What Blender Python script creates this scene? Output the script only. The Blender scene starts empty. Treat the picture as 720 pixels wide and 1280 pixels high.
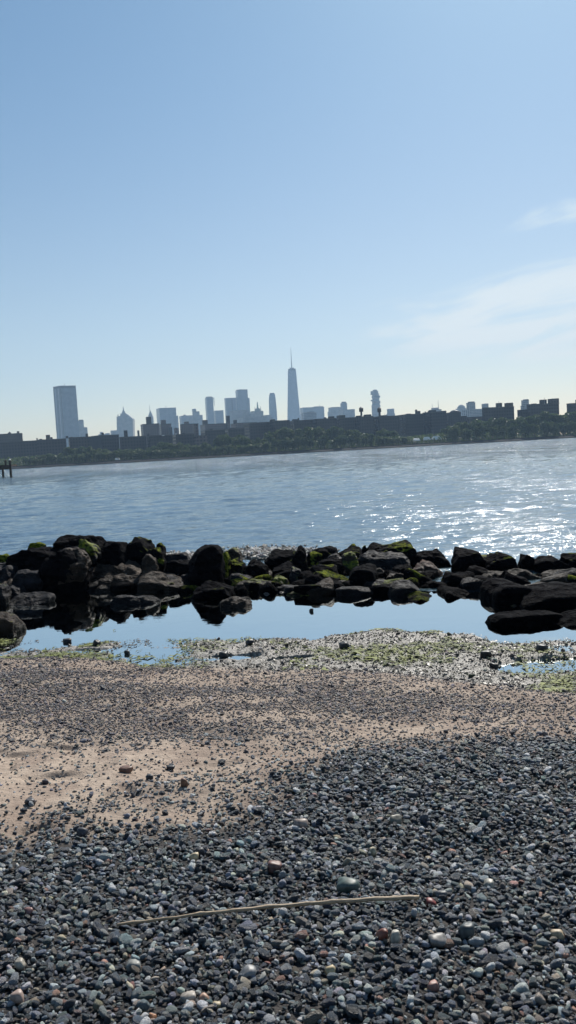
import bpy, math, random
import numpy as np
from mathutils import Vector, Matrix, Euler

random.seed(7)
rng = np.random.default_rng(11)
R = math.radians
sc = bpy.context.scene
COL = sc.collection

# ------------------------------------------------------------------ camera
CAM_Z = 2.4
PITCH, ROLL, FPX = 4.17, -3.2, 1050.0
cd = bpy.data.cameras.new('camera')
cam = bpy.data.objects.new('camera', cd)
COL.objects.link(cam)
MR = Matrix.Rotation(R(90 - PITCH), 3, 'X') @ Matrix.Rotation(R(ROLL), 3, 'Z')
cam.matrix_world = Matrix.Translation((0, 0, CAM_Z)) @ MR.to_4x4()
cd.sensor_fit = 'VERTICAL'
cd.sensor_height = 36.0
cd.lens = 36.0 * FPX / 1280.0
cd.clip_start = 0.05
cd.clip_end = 20000
sc.camera = cam


def ray(px, py):
    return MR @ Vector(((px - 360) / FPX, -(py - 640) / FPX, -1.0))


def at(px, py, d):
    """point of the place seen at a photo pixel, at distance d along the ground"""
    v = ray(px, py)
    return Vector((0, 0, CAM_Z)) + v * (d / v.y)


def onz(px, py, z=0.0):
    v = ray(px, py)
    return Vector((0, 0, CAM_Z)) + v * ((z - CAM_Z) / v.z)


# ------------------------------------------------------------------ noise
def _h(*c):
    s = np.zeros_like(c[0], dtype=np.float64)
    for k, q in zip((127.1, 311.7, 74.7), c):
        s = s + q * k
    s = np.sin(s) * 43758.5453
    return s - np.floor(s)


def n2(x, y, f=1.0, o=3, seed=0.0):
    x = np.asarray(x, float) * f + seed * 17.3
    y = np.asarray(y, float) * f - seed * 9.1
    t = 0; a = 1.0; tot = 0
    for _ in range(o):
        xi, yi = np.floor(x), np.floor(y)
        u, v = x - xi, y - yi
        u = u * u * (3 - 2 * u); v = v * v * (3 - 2 * v)
        t = t + a * ((_h(xi, yi) * (1 - u) + _h(xi + 1, yi) * u) * (1 - v) + (_h(xi, yi + 1) * (1 - u) + _h(xi + 1, yi + 1) * u) * v)
        tot += a; a *= .5; x = x * 2.03 + 5.1; y = y * 2.03 + 1.7
    return t / tot


def n3(p, f=1.0, o=3, seed=0.0):
    p = p * f + seed * 7.77
    t = 0; a = 1.0; tot = 0
    for _ in range(o):
        i = np.floor(p); u = p - i; u = u * u * (3 - 2 * u)
        r = 0
        for dx in (0, 1):
            for dy in (0, 1):
                for dz in (0, 1):
                    w = (u[:, 0] if dx else 1 - u[:, 0]) * (u[:, 1] if dy else 1 - u[:, 1]) * (u[:, 2] if dz else 1 - u[:, 2])
                    r = r + w * _h(i[:, 0] + dx, i[:, 1] + dy, i[:, 2] + dz)
        t = t + a * r; tot += a; a *= .5; p = p * 2.03 + 3.3
    return t / tot


def sstep(a, b, x):
    t = np.clip((x - a) / (b - a), 0, 1)
    return t * t * (3 - 2 * t)


# ------------------------------------------------------------------ object helpers
def tag(o, label=None, cat=None, group=None, kind=None):
    if label: o['label'] = label
    if cat: o['category'] = cat
    if group: o['group'] = group
    if kind: o['kind'] = kind
    return o


def mesh(name, verts, faces, mat=None, parent=None, smooth=False):
    me = bpy.data.meshes.new(name)
    me.from_pydata([tuple(v) for v in verts], [], faces)
    me.update()
    if smooth:
        me.polygons.foreach_set('use_smooth', [True] * len(me.polygons))
    if mat: me.materials.append(mat)
    o = bpy.data.objects.new(name, me)
    COL.objects.link(o)
    if parent: o.parent = parent
    return o


def empty(name, loc):
    o = bpy.data.objects.new(name, None)
    o.location = loc
    o.empty_display_size = .2
    COL.objects.link(o)
    return o


def gridmesh(name, X, Y, Z, mat, smooth=True):
    n, m = X.shape
    co = np.stack([X, Y, Z], -1).reshape(-1, 3).astype(np.float32)
    i = np.arange(n * m).reshape(n, m)
    q = np.stack([i[:-1, :-1], i[:-1, 1:], i[1:, 1:], i[1:, :-1]], -1).reshape(-1, 4).astype(np.int32)
    me = bpy.data.meshes.new(name)
    me.vertices.add(len(co)); me.vertices.foreach_set('co', co.ravel())
    me.loops.add(q.size); me.loops.foreach_set('vertex_index', q.ravel())
    me.polygons.add(len(q))
    me.polygons.foreach_set('loop_start', np.arange(0, q.size, 4, dtype=np.int32))
    me.update(calc_edges=True)
    me.polygons.foreach_set('use_smooth', np.full(len(q), smooth))
    me.materials.append(mat)
    o = bpy.data.objects.new(name, me)
    COL.objects.link(o)
    return o


def setattr_col(o, name, rgba):
    a = o.data.attributes.new(name, 'FLOAT_COLOR', 'POINT')
    a.data.foreach_set('color', rgba.astype(np.float32).ravel())


# ------------------------------------------------------------------ materials
class NT:
    def __init__(s, name):
        s.m = bpy.data.materials.new(name); s.m.use_nodes = True
        s.t = s.m.node_tree; s.t.nodes.clear()
        s.out = s.n('ShaderNodeOutputMaterial')
        s.b = s.n('ShaderNodeBsdfPrincipled')
        s.t.links.new(s.b.outputs[0], s.out.inputs['Surface'])

    def n(s, k, **kw):
        nd = s.t.nodes.new(k)
        for a, b in kw.items(): setattr(nd, a, b)
        return nd

    def l(s, a, b): s.t.links.new(a, b)

    def val(s, sock, v):
        if hasattr(v, 'links') or isinstance(v, bpy.types.NodeSocket): s.l(v, sock)
        else: sock.default_value = v

    def math(s, op, a, b=None, c=None, clamp=False):
        nd = s.n('ShaderNodeMath', operation=op, use_clamp=clamp)
        s.val(nd.inputs[0], a)
        if b is not None: s.val(nd.inputs[1], b)
        if c is not None: s.val(nd.inputs[2], c)
        return nd.outputs[0]

    def mix(s, f, a, b, blend='MIX'):
        nd = s.n('ShaderNodeMix', data_type='RGBA', blend_type=blend)
        s.val(nd.inputs[0], f)
        s.val(nd.inputs[6], a if not isinstance(a, tuple) else (*a, 1) if len(a) == 3 else a)
        s.val(nd.inputs[7], b if not isinstance(b, tuple) else (*b, 1) if len(b) == 3 else b)
        return nd.outputs[2]

    def coord(s, k='Object'):
        return s.n('ShaderNodeTexCoord').outputs[k]

    def noise(s, vec, scale, detail=4, rough=.55, dist=0.0):
        nd = s.n('ShaderNodeTexNoise')
        s.l(vec, nd.inputs['Vector'])
        nd.inputs['Scale'].default_value = scale; nd.inputs['Detail'].default_value = detail
        nd.inputs['Roughness'].default_value = rough; nd.inputs['Distortion'].default_value = dist
        return nd.outputs[0]

    def ramp(s, f, lo, hi):
        nd = s.n('ShaderNodeMapRange', clamp=True)
        nd.interpolation_type = 'SMOOTHSTEP'
        s.l(f, nd.inputs[0]); nd.inputs[1].default_value = lo; nd.inputs[2].default_value = hi
        return nd.outputs[0]

    def mapping(s, vec, scale=(1, 1, 1), rot=(0, 0, 0)):
        nd = s.n('ShaderNodeMapping'); s.l(vec, nd.inputs[0])
        nd.inputs['Scale'].default_value = scale; nd.inputs['Rotation'].default_value = rot
        return nd.outputs[0]

    def bump(s, h, dist, strength=1.0, normal=None):
        nd = s.n('ShaderNodeBump'); s.l(h, nd.inputs['Height'])
        nd.inputs['Distance'].default_value = dist; nd.inputs['Strength'].default_value = strength
        if normal is not None: s.l(normal, nd.inputs['Normal'])
        return nd.outputs[0]

    def set(s, **kw):
        for k, v in kw.items():
            k = k.replace('_', ' ')
            s.val(s.b.inputs[k], (*v, 1) if isinstance(v, tuple) and len(v) == 3 else v)
        return s.m


def plain(name, col, rough=.7, var=.25, scale=2.0, metal=0.0):
    t = NT(name)
    n = t.noise(t.coord(), scale, 5)
    f = t.ramp(n, .3, .7)
    a = tuple(c * (1 - var) for c in col); b = tuple(min(1, c * (1 + var)) for c in col)
    if rough > .8: t.b.inputs['Specular IOR Level'].default_value = .1
    return t.set(Base_Color=t.mix(f, a, b), Roughness=rough, Metallic=metal)


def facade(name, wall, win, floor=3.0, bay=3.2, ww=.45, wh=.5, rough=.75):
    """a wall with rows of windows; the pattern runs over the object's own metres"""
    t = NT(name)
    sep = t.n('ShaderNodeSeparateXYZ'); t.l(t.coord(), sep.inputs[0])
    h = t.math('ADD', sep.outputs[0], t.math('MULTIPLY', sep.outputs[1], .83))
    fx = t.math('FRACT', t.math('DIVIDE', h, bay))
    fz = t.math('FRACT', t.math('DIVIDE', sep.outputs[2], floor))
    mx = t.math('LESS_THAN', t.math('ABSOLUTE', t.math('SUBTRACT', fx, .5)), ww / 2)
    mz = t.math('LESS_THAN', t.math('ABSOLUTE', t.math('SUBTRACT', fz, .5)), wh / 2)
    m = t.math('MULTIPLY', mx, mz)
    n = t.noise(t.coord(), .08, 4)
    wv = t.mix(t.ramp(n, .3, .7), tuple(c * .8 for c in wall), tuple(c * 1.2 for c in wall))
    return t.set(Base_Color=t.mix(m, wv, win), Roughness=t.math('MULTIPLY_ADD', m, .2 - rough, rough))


M = {}
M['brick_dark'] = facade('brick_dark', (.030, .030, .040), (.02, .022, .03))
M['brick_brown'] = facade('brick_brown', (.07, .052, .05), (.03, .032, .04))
M['brick_mauve'] = facade('brick_mauve', (.13, .095, .095), (.05, .05, .06), 3.0, 3.6)
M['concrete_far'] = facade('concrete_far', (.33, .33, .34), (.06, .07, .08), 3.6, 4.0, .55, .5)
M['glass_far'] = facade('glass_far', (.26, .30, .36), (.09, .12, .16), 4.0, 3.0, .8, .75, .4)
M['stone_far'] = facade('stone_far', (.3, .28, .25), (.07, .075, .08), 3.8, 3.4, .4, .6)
M['copper_green'] = plain('copper_green', (.12, .2, .16), .6)
M['dark_trim'] = plain('dark_trim', (.05, .05, .055), .6, .2, .3)
M['roof_grey'] = plain('roof_grey', (.2, .2, .2), .8, .2, .3)
M['steel'] = plain('steel', (.25, .26, .28), .4, .1, 1, .6)
M['tank_wood'] = plain('tank_wood', (.07, .045, .035), .85, .3, 1.5)
M['bark'] = plain('bark', (.07, .055, .045), .9, .3, 3)
M['white_paint'] = plain('white_paint', (.75, .75, .73), .45, .05, 1)
M['canvas_white'] = plain('canvas_white', (.78, .78, .76), .8, .05, 1)
M['tyre'] = plain('tyre', (.03, .03, .03), .8, .2, 4)
M['van_glass'] = plain('van_glass', (.03, .04, .05), .1, .1, 1)
M['pier_wood'] = plain('pier_wood', (.07, .055, .045), .85, .35, 1.2)
M['bank_stone'] = plain('bank_stone', (.025, .024, .023), .85, .4, .4)

# leaves
t = NT('leaves')
n = t.noise(t.coord(), .35, 3)
oi = t.n('ShaderNodeObjectInfo')
base = t.mix(t.ramp(n, .35, .65), (.028, .055, .02), (.075, .12, .035))
base = t.mix(t.math('MULTIPLY', oi.outputs['Random'], .8), base, (.085, .11, .03))
t.set(Base_Color=base, Roughness=.6)
tr = t.n('ShaderNodeBsdfTranslucent'); t.l(base, tr.inputs[0])
ms = t.n('ShaderNodeMixShader'); ms.inputs[0].default_value = .35
t.l(t.b.outputs[0], ms.inputs[1]); t.l(tr.outputs[0], ms.inputs[2]); t.l(ms.outputs[0], t.out.inputs['Surface'])
M['leaves'] = t.m

# boulders
def rock_mat(name, lo, hi, wet=.45):
    t = NT(name)
    c = t.coord()
    nb = t.noise(c, 3.0, 8, .6)
    nf = t.noise(c, 22.0, 5, .6)
    st = t.noise(t.mapping(c, (2, 2, 9), (.3, .2, .1)), 2.5, 4, .6, 1.0)
    col = t.mix(t.ramp(nb, .35, .68), lo, hi)
    col = t.mix(t.math('MULTIPLY', t.ramp(nf, .55, .75), .5), col, tuple(min(1, h * 1.8) for h in hi))
    # moss that grows on what faces the sky
    geo = t.n('ShaderNodeNewGeometry')
    sep = t.n('ShaderNodeSeparateXYZ'); t.l(geo.outputs['Normal'], sep.inputs[0])
    at_ = t.n('ShaderNodeAttribute', attribute_type='OBJECT', attribute_name='moss')
    nm = t.noise(c, 2.3, 4, .6)
    s_ = t.math('ADD', t.math('MULTIPLY', sep.outputs[2], .35), nm)
    s_ = t.math('ADD', s_, t.math('MULTIPLY', at_.outputs['Fac'], .5))
    mm = t.ramp(s_, 1.03, 1.17)
    mm = t.math('MULTIPLY', mm, t.ramp(at_.outputs['Fac'], .05, .2))
    mosscol = t.mix(t.ramp(nf, .35, .65), (.03, .048, .008), (.18, .20, .022))
    col = t.mix(mm, col, mosscol)
    # wet band near the water
    pos = t.n('ShaderNodeSeparateXYZ'); t.l(geo.outputs['Position'], pos.inputs[0])
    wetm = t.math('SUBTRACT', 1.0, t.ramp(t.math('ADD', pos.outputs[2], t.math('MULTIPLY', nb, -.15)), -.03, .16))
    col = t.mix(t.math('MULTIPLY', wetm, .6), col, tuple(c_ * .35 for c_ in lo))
    h = t.math('ADD', t.math('MULTIPLY', st, .5), t.math('MULTIPLY', nb, .8))
    vo = t.n('ShaderNodeTexVoronoi'); vo.feature = 'F1'; t.l(t.mapping(c, (1, 1, 1.8), (.5, .3, 0)), vo.inputs['Vector']); vo.inputs['Scale'].default_value = 4.5
    h = t.math('ADD', h, t.math('MULTIPLY', vo.outputs['Distance'], .9))
    h = t.math('ADD', h, t.math('MULTIPLY', nf, .30))
    rough = t.math('MULTIPLY_ADD', t.ramp(nf, .3, .7), .3, wet)
    t.b.inputs['Specular IOR Level'].default_value = .02 if 'black' in name else .12
    return t.set(Base_Color=col, Roughness=rough, Normal=t.bump(h, .11, 1.0))


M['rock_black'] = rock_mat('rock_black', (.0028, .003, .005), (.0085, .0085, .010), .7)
M['rock_brown'] = rock_mat('rock_brown', (.012, .0095, .008), (.075, .056, .043), .55)
M['rock_grey'] = rock_mat('rock_grey', (.005, .0055, .008), (.024, .024, .029), .55)
M['rock_red'] = rock_mat('rock_red', (.022, .013, .010), (.09, .052, .04), .5)


# ------------------------------------------------------------------ ground
YE = ([-8, -6, -3.6, -2.6, -1.5, .25, 1.8, 2.5, 6, 9], [11.2, 10.8, 10.15, 10.0, 9.4, 8.85, 8.0, 7.5, 6.3, 5.5])
YP = ([-8, -6, -4, -2.6, -1.8, -.7, .3, .7, 1.85, 2.5, 3.2, 5, 9], [12.2, 11.9, 11.4, 11.15, 11.0, 10.5, 10.05, 10.35, 10.1, 9.5, 9.6, 9.3, 8.8])
YN = ([-6, -4, -1.6, -.57, -.1, .27, .7, 1.4, 3, 6], [3.75, 3.8, 3.95, 4.25, 4.7, 5.2, 5.55, 5.8, 6.0, 6.2])
ye = lambda x: np.interp(x, *YE)
yp = lambda x: np.interp(x, *YP)
yn = lambda x: np.interp(x, *YN)
rock_line = lambda x: 14.1 - .40 * x


def blob(x, y, cx, cy, rx, ry, seed=0):
    w = (n2(x, y, 2.2, 3, seed + 3) - .5) * .7
    return ((x - cx) / rx) ** 2 + ((y - cy) / ry) ** 2 + w


def ground_z(x, y):
    e = ye(x) + (n2(x, y, .8, 2, 5) - .5) * .3
    up = np.maximum(e - y, 0)
    z = .045 + .092 * up
    # flat tidal shelf with puddles
    flat = .024 + (n2(x, y, 1.7, 4, 2) - .5) * .10 + (n2(x, y, 7.0, 4, 52) - .5) * .05 + .035 * np.exp(-((x - 1.0) / 1.3) ** 2)
    flat = flat - .022 * (1 - sstep(-1.4, .2, x))
    f = sstep(-.15, .35, y - e)
    z = z * (1 - f) + flat * f
    for cx, cy, rx, ry, s in ((2.62, 8.62, .62, .33, 1), (-1.75, 10.25, .5, .2, 2), (-.75, 9.75, .38, .15, 3), (-2.7, 10.5, .45, .16, 4), (-3.3, 11.0, .4, .2, 5), (-.1, 9.45, .3, .1, 6), (3.6, 8.9, .5, .25, 7)):
        b = blob(x, y, cx, cy, rx, ry, s)
        z = z - np.maximum(z + .03, 0) * (1 - sstep(.6, 1.25, b))
    p = yp(x) + (n2(x, y, 1.3, 3, 8) - .5) * 1.1
    d = sstep(0, 1.5, y - p)
    z = z * (1 - d) - .42 * d - np.maximum(y - 20, 0) * .02
    # rubble bar under the boulders
    bar = np.exp(-((y - rock_line(x) - .2) / 1.3) ** 2)
    z = z + bar * (.30 + .22 * (n2(x, y, 1.1, 3, 4) - .5))
    # hummocks of the dry beach
    dry = 1 - f
    z = z + dry * ((n2(x, y, .9, 3, 1) - .5) * .09 + (n2(x, y, 4.0, 3, 6) - .5) * .035 + (n2(x, y, 13.0, 2, 16) - .5) * .010)
    # gravel berm to one side, with a hollow behind it
    z = z + dry * .07 * np.exp(-(((x - 1.1) / 1.3) ** 2 + ((y - 5.0) / .45) ** 2))
    z = z - dry * .04 * np.exp(-(((x - .9) / .8) ** 2 + ((y - 3.85) / .25) ** 2))
    # footprints and small scarps in the sand
    s = sand_open(x, y)
    z = z - dry * s * .03 * sstep(.62, .72, n2(x, y, 3.1, 2, 31))
    return z


def sand_open(x, y):
    """1 on the bare sand"""
    w = (n2(x, y, 1.2, 3, 12) - .5) * .9
    a = sstep(-.1, .35, y - yn(x) + w * .6) * (1 - sstep(5.6, 6.3, y + w + .12 * x))
    return a * (1 - sstep(-.9, .6, x + w))


def cover(x, y):
    """share of the dry beach covered by pebbles"""
    w = (n2(x, y, 1.2, 3, 12) - .5)
    w2 = (n2(x * .45, y, 2.6, 3, 22) - .5)
    near = 1 - sstep(-.8, .7, y - yn(x) + w * 1.3)
    bandc = .48 + .52 * sstep(-.16, .10, w2 + .06)
    bandc = bandc * sstep(5.5, 6.3, y + w) + .42 * (1 - sstep(5.5, 6.3, y + w))
    so = sand_open(x, y)
    bandc = bandc * (1 - so) + (.13 + .55 * sstep(-.06, .18, w2 + .4 * (n2(x, y, 5, 2, 9) - .5))) * so
    st = 1 - sstep(.5, 1.3, blob(x, y, 1.75, 6.1, 1.4, .38, 5))
    bandc = bandc * (1 - .65 * st)
    near = near * (1 - .7 * st)
    last = sstep(-1.3, -.5, y - ye(x))
    bandc = bandc * (1 - last) + (.50 + .9 * np.maximum(w2, -.2)) * last
    return np.clip(np.maximum(near, bandc), 0, 1)


def shelf(x, y):
    return sstep(-.1, .15, y - ye(x) + (n2(x, y, 1.5, 2, 14) - .5) * .3)


def algae(x, y):
    a = sstep(.52, .62, n2(x, y, 1.5, 4, 40))
    L = 1 - sstep(-2.6, -1.2, x)
    C = sstep(.0, .4, x) * (1 - sstep(1.9, 2.3, x)) * .3
    Rr = sstep(2.0, 2.4, x) * (1 - sstep(.5, 1.0, y - ye(x)))
    k = np.clip(L + C + Rr + .22, 0, 1)
    near = sstep(-.15, .1, y - ye(x))
    return near * np.clip(a * k + .75 * (L * (1 - sstep(.2, .8, y - ye(x))) + Rr) * sstep(.35, .5, n2(x, y, 3, 3, 41)), 0, 1)


rows = np.concatenate([np.linspace(-6, 2, 30)[:-1], 2 + (np.linspace(0, 1, 760) ** 1.25) * 9.5, np.linspace(11.56, 24, 120)])
u = np.linspace(-1, 1, 560)
Yg = np.repeat(rows[:, None], len(u), 1)
Xg = u[None, :] * np.maximum(5.0 * (rows < 2), .55 * rows + 1.2)[:, None]
hw = np.maximum(.55 * rows + 1.2, 0)
hw = np.where(rows < 2, 6 - (6 - 2.3) * sstep(-2, 2, rows), hw)
Xg = u[None, :] * hw[:, None]
Zg = ground_z(Xg, Yg)

t = NT('beach_sand')
c = t.coord()
za = t.n('ShaderNodeAttribute', attribute_name='zones')
zs = t.n('ShaderNodeSeparateColor'); t.l(za.outputs['Color'], zs.inputs[0])
nf = t.noise(c, 180, 4, .7)
nm = t.noise(c, 14, 5, .6)
nl = t.noise(c, 2.2, 4, .6)
sand = t.mix(t.ramp(nm, .3, .7), (.37, .285, .22), (.50, .395, .305))
sand = t.mix(t.math('MULTIPLY', t.ramp(nf, .55, .8), .6), sand, (.14, .10, .085))
sand = t.mix(t.math('MULTIPLY', t.ramp(nl, .42, .62), .55), sand, (.24, .165, .125))
grav_shade = t.mix(t.ramp(t.noise(c, 60, 4, .7), .35, .65), (.010, .010, .012), (.055, .048, .044))  # gravel bed tone, darkened to paint the shade in gaps between pebbles
col = t.mix(zs.outputs[0], sand, grav_shade)
wet = t.mix(t.ramp(t.noise(c, 30, 5, .7), .38, .62), (.05, .045, .035), (.36, .32, .27))
col = t.mix(zs.outputs[1], col, wet)
alg = t.mix(t.ramp(nm, .35, .65), (.05, .07, .015), (.17, .20, .05))
col = t.mix(t.math('MULTIPLY', zs.outputs[2], t.ramp(nf, .3, .6)), col, alg)
rg = t.math('MULTIPLY_ADD', zs.outputs[1], -.45, .9)
hh = t.math('ADD', t.math('MULTIPLY', nm, 1.5), t.math('MULTIPLY', nf, .3))
hh = t.math('ADD', hh, t.math('MULTIPLY', t.noise(c, 45, 3, .6), .7))
M['beach'] = t.set(Base_Color=col, Roughness=rg, Normal=t.bump(hh, .016, 1.0))
beach = gridmesh('beach', Xg, Yg, Zg, M['beach'])
cv = cover(Xg, Yg); sh = shelf(Xg, Yg); al = algae(Xg, Yg)
under = sstep(.0, -.15, Zg) * (Yg > 8)
nearg = 1 - sstep(-.5, .6, Yg - yn(Xg) + (n2(Xg, Yg, 1.2, 3, 12) - .5) * 1.3)
zones = np.stack([np.clip(nearg + .45 * cv, 0, 1) * (1 - sh), sh, al, np.ones_like(sh)], -1)
setattr_col(beach, 'zones', zones.reshape(-1, 4))
tag(beach, kind='structure')

# ------------------------------------------------------------------ pebbles
t = NT('pebble')
c = t.coord()
pa = t.n('ShaderNodeAttribute', attribute_type='INSTANCER', attribute_name='tint')
n1 = t.noise(c, 2.0, 4, .6)
n2_ = t.noise(c, 9.0, 3, .6)
pc = t.mix(t.math('MULTIPLY', t.ramp(n1, .3, .7), .35), pa.outputs['Color'], (.02, .02, .025))
pc = t.mix(t.math('MULTIPLY', t.ramp(n2_, .6, .75), .3), pc, (.35, .33, .3))
M['pebble'] = t.set(Base_Color=pc, Roughness=t.math('MULTIPLY_ADD', n1, .35, .2), Normal=t.bump(n2_, .08, .6))


def ico(sub):
    import bmesh
    bm = bmesh.new(); bmesh.ops.create_icosphere(bm, subdivisions=sub, radius=1.0)
    bm.verts.ensure_lookup_table()
    v = np.array([tuple(q.co) for q in bm.verts]); f = [[w.index for w in q.verts] for q in bm.faces]
    bm.free()
    return v, f


ICO = {k: ico(k) for k in (2, 3, 4, 5)}


def hull_radius(dirs, normals, dist, p=14):
    q = np.maximum(dirs @ (normals / dist[:, None]).T, 0)
    return (q ** p).sum(1) ** (-1.0 / p)


def pebble_verts(sub, r, sharp=9, k=13):
    v, f = ICO[sub]
    nn = r.normal(size=(k, 3)); nn /= np.linalg.norm(nn, axis=1)[:, None]
    nn = np.concatenate([nn, np.array([[0, 0, 1], [0, 0, -1], [1, 0, 0], [-1, 0, 0], [0, 1, 0], [0, -1, 0]])])
    dd = r.uniform(.62, 1.0, len(nn))
    w = v * hull_radius(v, nn, dd, sharp)[:, None]
    w *= np.array([1.0, r.uniform(.62, .9), r.uniform(.4, .7)])
    w += (n3(v, 2.0, 2, r.uniform(0, 9))[:, None] - .5) * .12 * v
    return w, f


proto_col = bpy.data.collections.new('pebble_shapes')
r0 = np.random.default_rng(5)
for i in range(22):
    w, f = pebble_verts(2, r0, [7, 10, 16][i % 3])
    me = bpy.data.meshes.new('pebble_shape'); me.from_pydata(w.tolist(), [], f)
    me.polygons.foreach_set('use_smooth', [True] * len(f)); me.materials.append(M['pebble'])
    proto_col.objects.link(bpy.data.objects.new('pebble_shape', me))

ng = bpy.data.node_groups.new('scatter', 'GeometryNodeTree')
ng.interface.new_socket('Geometry', in_out='INPUT', socket_type='NodeSocketGeometry')
ng.interface.new_socket('Geometry', in_out='OUTPUT', socket_type='NodeSocketGeometry')
gi = ng.nodes.new('NodeGroupInput'); go = ng.nodes.new('NodeGroupOutput')
ip = ng.nodes.new('GeometryNodeInstanceOnPoints')
ci = ng.nodes.new('GeometryNodeCollectionInfo'); ci.inputs['Collection'].default_value = proto_col
ci.inputs['Separate Children'].default_value = True; ci.inputs['Reset Children'].default_value = True


def na(name, ty):
    nd = ng.nodes.new('GeometryNodeInputNamedAttribute'); nd.data_type = ty; nd.inputs['Name'].default_value = name
    return nd.outputs['Attribute']


ng.links.new(gi.outputs[0], ip.inputs['Points']); ng.links.new(ci.outputs[0], ip.inputs['Instance'])
ip.inputs['Pick Instance'].default_value = True
ng.links.new(na('pick', 'INT'), ip.inputs['Instance Index'])
e2r = ng.nodes.new('FunctionNodeEulerToRotation'); ng.links.new(na('rot', 'FLOAT_VECTOR'), e2r.inputs[0])
ng.links.new(e2r.outputs[0], ip.inputs['Rotation'])
ng.links.new(na('size', 'FLOAT_VECTOR'), ip.inputs['Scale'])
ng.links.new(ip.outputs[0], go.inputs[0])


def palette(n, r, cols, wts):
    cols = np.array(cols); wts = np.array(wts, float); wts /= wts.sum()
    k = r.choice(len(cols), n, p=wts)
    c = cols[k] * r.lognormal(.07, .46, (n, 1)) * r.lognormal(0, .05, (n, 3))
    return np.clip(c, .008, .75)


SHINGLE = [(.038, .046, .060), (.115, .136, .162), (.28, .31, .325), (.10, .13, .13), (.45, .47, .455), (.46, .40, .30), (.27, .15, .11), (.65, .63, .58), (.20, .165, .135)]
SH_W = [27, 25, 18, 11, 8, 4.5, 2.0, 1.5, 5]


def scatter(name, x, y, z, rad, cols, r, tilt=.45):
    n = len(x)
    me = bpy.data.meshes.new(name)
    me.vertices.add(n)
    me.vertices.foreach_set('co', np.stack([x, y, z], 1).astype(np.float32).ravel())

    def A(nm, ty, key, arr):
        a = me.attributes.new(nm, ty, 'POINT'); a.data.foreach_set(key, arr.ravel())
    A('pick', 'INT', 'value', r.integers(0, 22, n).astype(np.int32))
    A('rot', 'FLOAT_VECTOR', 'vector', np.stack([r.normal(0, tilt, n), r.normal(0, tilt, n), r.uniform(0, 6.28, n)], 1).astype(np.float32))
    A('size', 'FLOAT_VECTOR', 'vector', (rad[:, None] * np.stack([r.uniform(.85, 1.3, n), r.uniform(.85, 1.1, n), r.uniform(.8, 1.25, n)], 1)).astype(np.float32))
    A('tint', 'FLOAT_COLOR', 'color', np.concatenate([cols, np.ones((n, 1))], 1).astype(np.float32))
    o = bpy.data.objects.new(name, me); COL.objects.link(o)
    md = o.modifiers.new('scatter', 'NODES'); md.node_group = ng
    return o


def sample(n, y0, y1, r, side=.46, add=.35):
    # even over the ground of the visible wedge
    y = np.sqrt(r.uniform(0, 1, n) * (y1 * y1 - y0 * y0) + y0 * y0)
    x = r.uniform(-1, 1, n) * (side * y + add)
    return x, y


r = np.random.default_rng(21)
# three layers of near shingle, then the thinner scatter further down the beach
X, Y, Z, S = [], [], [], []
for cnt, y0, y1, med, sig, lift in ((66000, 2.1, 7.2, .0098, .30, -.2), (34000, 2.1, 7.2, .0142, .27, .3), (7500, 2.1, 7.2, .021, .22, .35)):
    x, y = sample(cnt, y0, y1, r)
    near = 1 - sstep(-.8, .7, y - yn(x) + (n2(x, y, 1.2, 3, 12) - .5) * 1.3)
    k = r.uniform(0, 1, cnt) < near
    x, y = x[k], y[k]
    s = med * r.lognormal(0, sig, len(x))
    X.append(x); Y.append(y); S.append(s)
    Z.append(ground_z(x, y) + s * lift + r.uniform(0, .012, len(x)))
x, y = sample(150000, 4.0, 10.6, r)
cvv = cover(x, y) * (y < ye(x) + .1)
nearm = 1 - sstep(-.8, .7, y - yn(x) + (n2(x, y, 1.2, 3, 12) - .5) * 1.3)
k = r.uniform(0, 1, len(x)) < cvv * (1 - nearm)
x, y = x[k], y[k]
s = .0088 * r.lognormal(0, .42, len(x))
X.append(x); Y.append(y); S.append(s); Z.append(ground_z(x, y) + s * .15)
X, Y, Z, S = map(np.concatenate, (X, Y, Z, S))
cols = palette(len(X), r, SHINGLE, SH_W)
far = sstep(5.2, 6.8, Y)[:, None]
purp = palette(len(X), r, [(.055, .052, .066), (.11, .10, .12), (.21, .165, .15), (.33, .26, .21)], [4, 4, 3, 1.5])
cols = cols * (1 - far) + purp * far
gravel = scatter('gravel', X, Y, Z, S, cols, r)
tag(gravel, kind='stuff')
print('pebbles', len(X))

# broken shells and pale wet stones on the tidal shelf
x, y = sample(42000, 7.0, 12.5, r, .48, .5)
zz = ground_z(x, y)
k = (shelf(x, y) > .5) & (zz > -.012) & (r.uniform(0, 1, len(x)) < .35 + .65 * sstep(-.6, .6, x))
k |= (zz > -.01) & (np.abs(y - yp(x) - .2) < .5) & (r.uniform(0, 1, len(x)) < .5)
x, y, zz = x[k], y[k], zz[k]
s = .0105 * r.lognormal(0, .42, len(x))
litter = scatter('shell_litter', x, y, zz + s * .25, s,
                 palette(len(x), r, [(.30, .27, .23), (.46, .43, .38), (.045, .042, .038), (.17, .15, .13), (.11, .13, .05), (.26, .20, .17)], [5, 1.6, 3, 6, 3, 4]), r, .6)
tag(litter, kind='stuff')
# rubble between and behind the boulders
n = 17000
x = r.uniform(-8, 7, n); y = rock_line(x) + r.normal(.4, 1.0, n)
zz = ground_z(x, y); k = zz > -.10
x, y, zz = x[k], y[k], zz[k]
s = .042 * r.lognormal(0, .5, len(x))
rub = scatter('rubble', x, y, zz + s * .2, s, palette(len(x), r, [(.012, .012, .014), (.03, .027, .025), (.08, .07, .06), (.05, .07, .02)], [8, 4, 1, 1]), r, .6)
tag(rub, kind='stuff')
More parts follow.
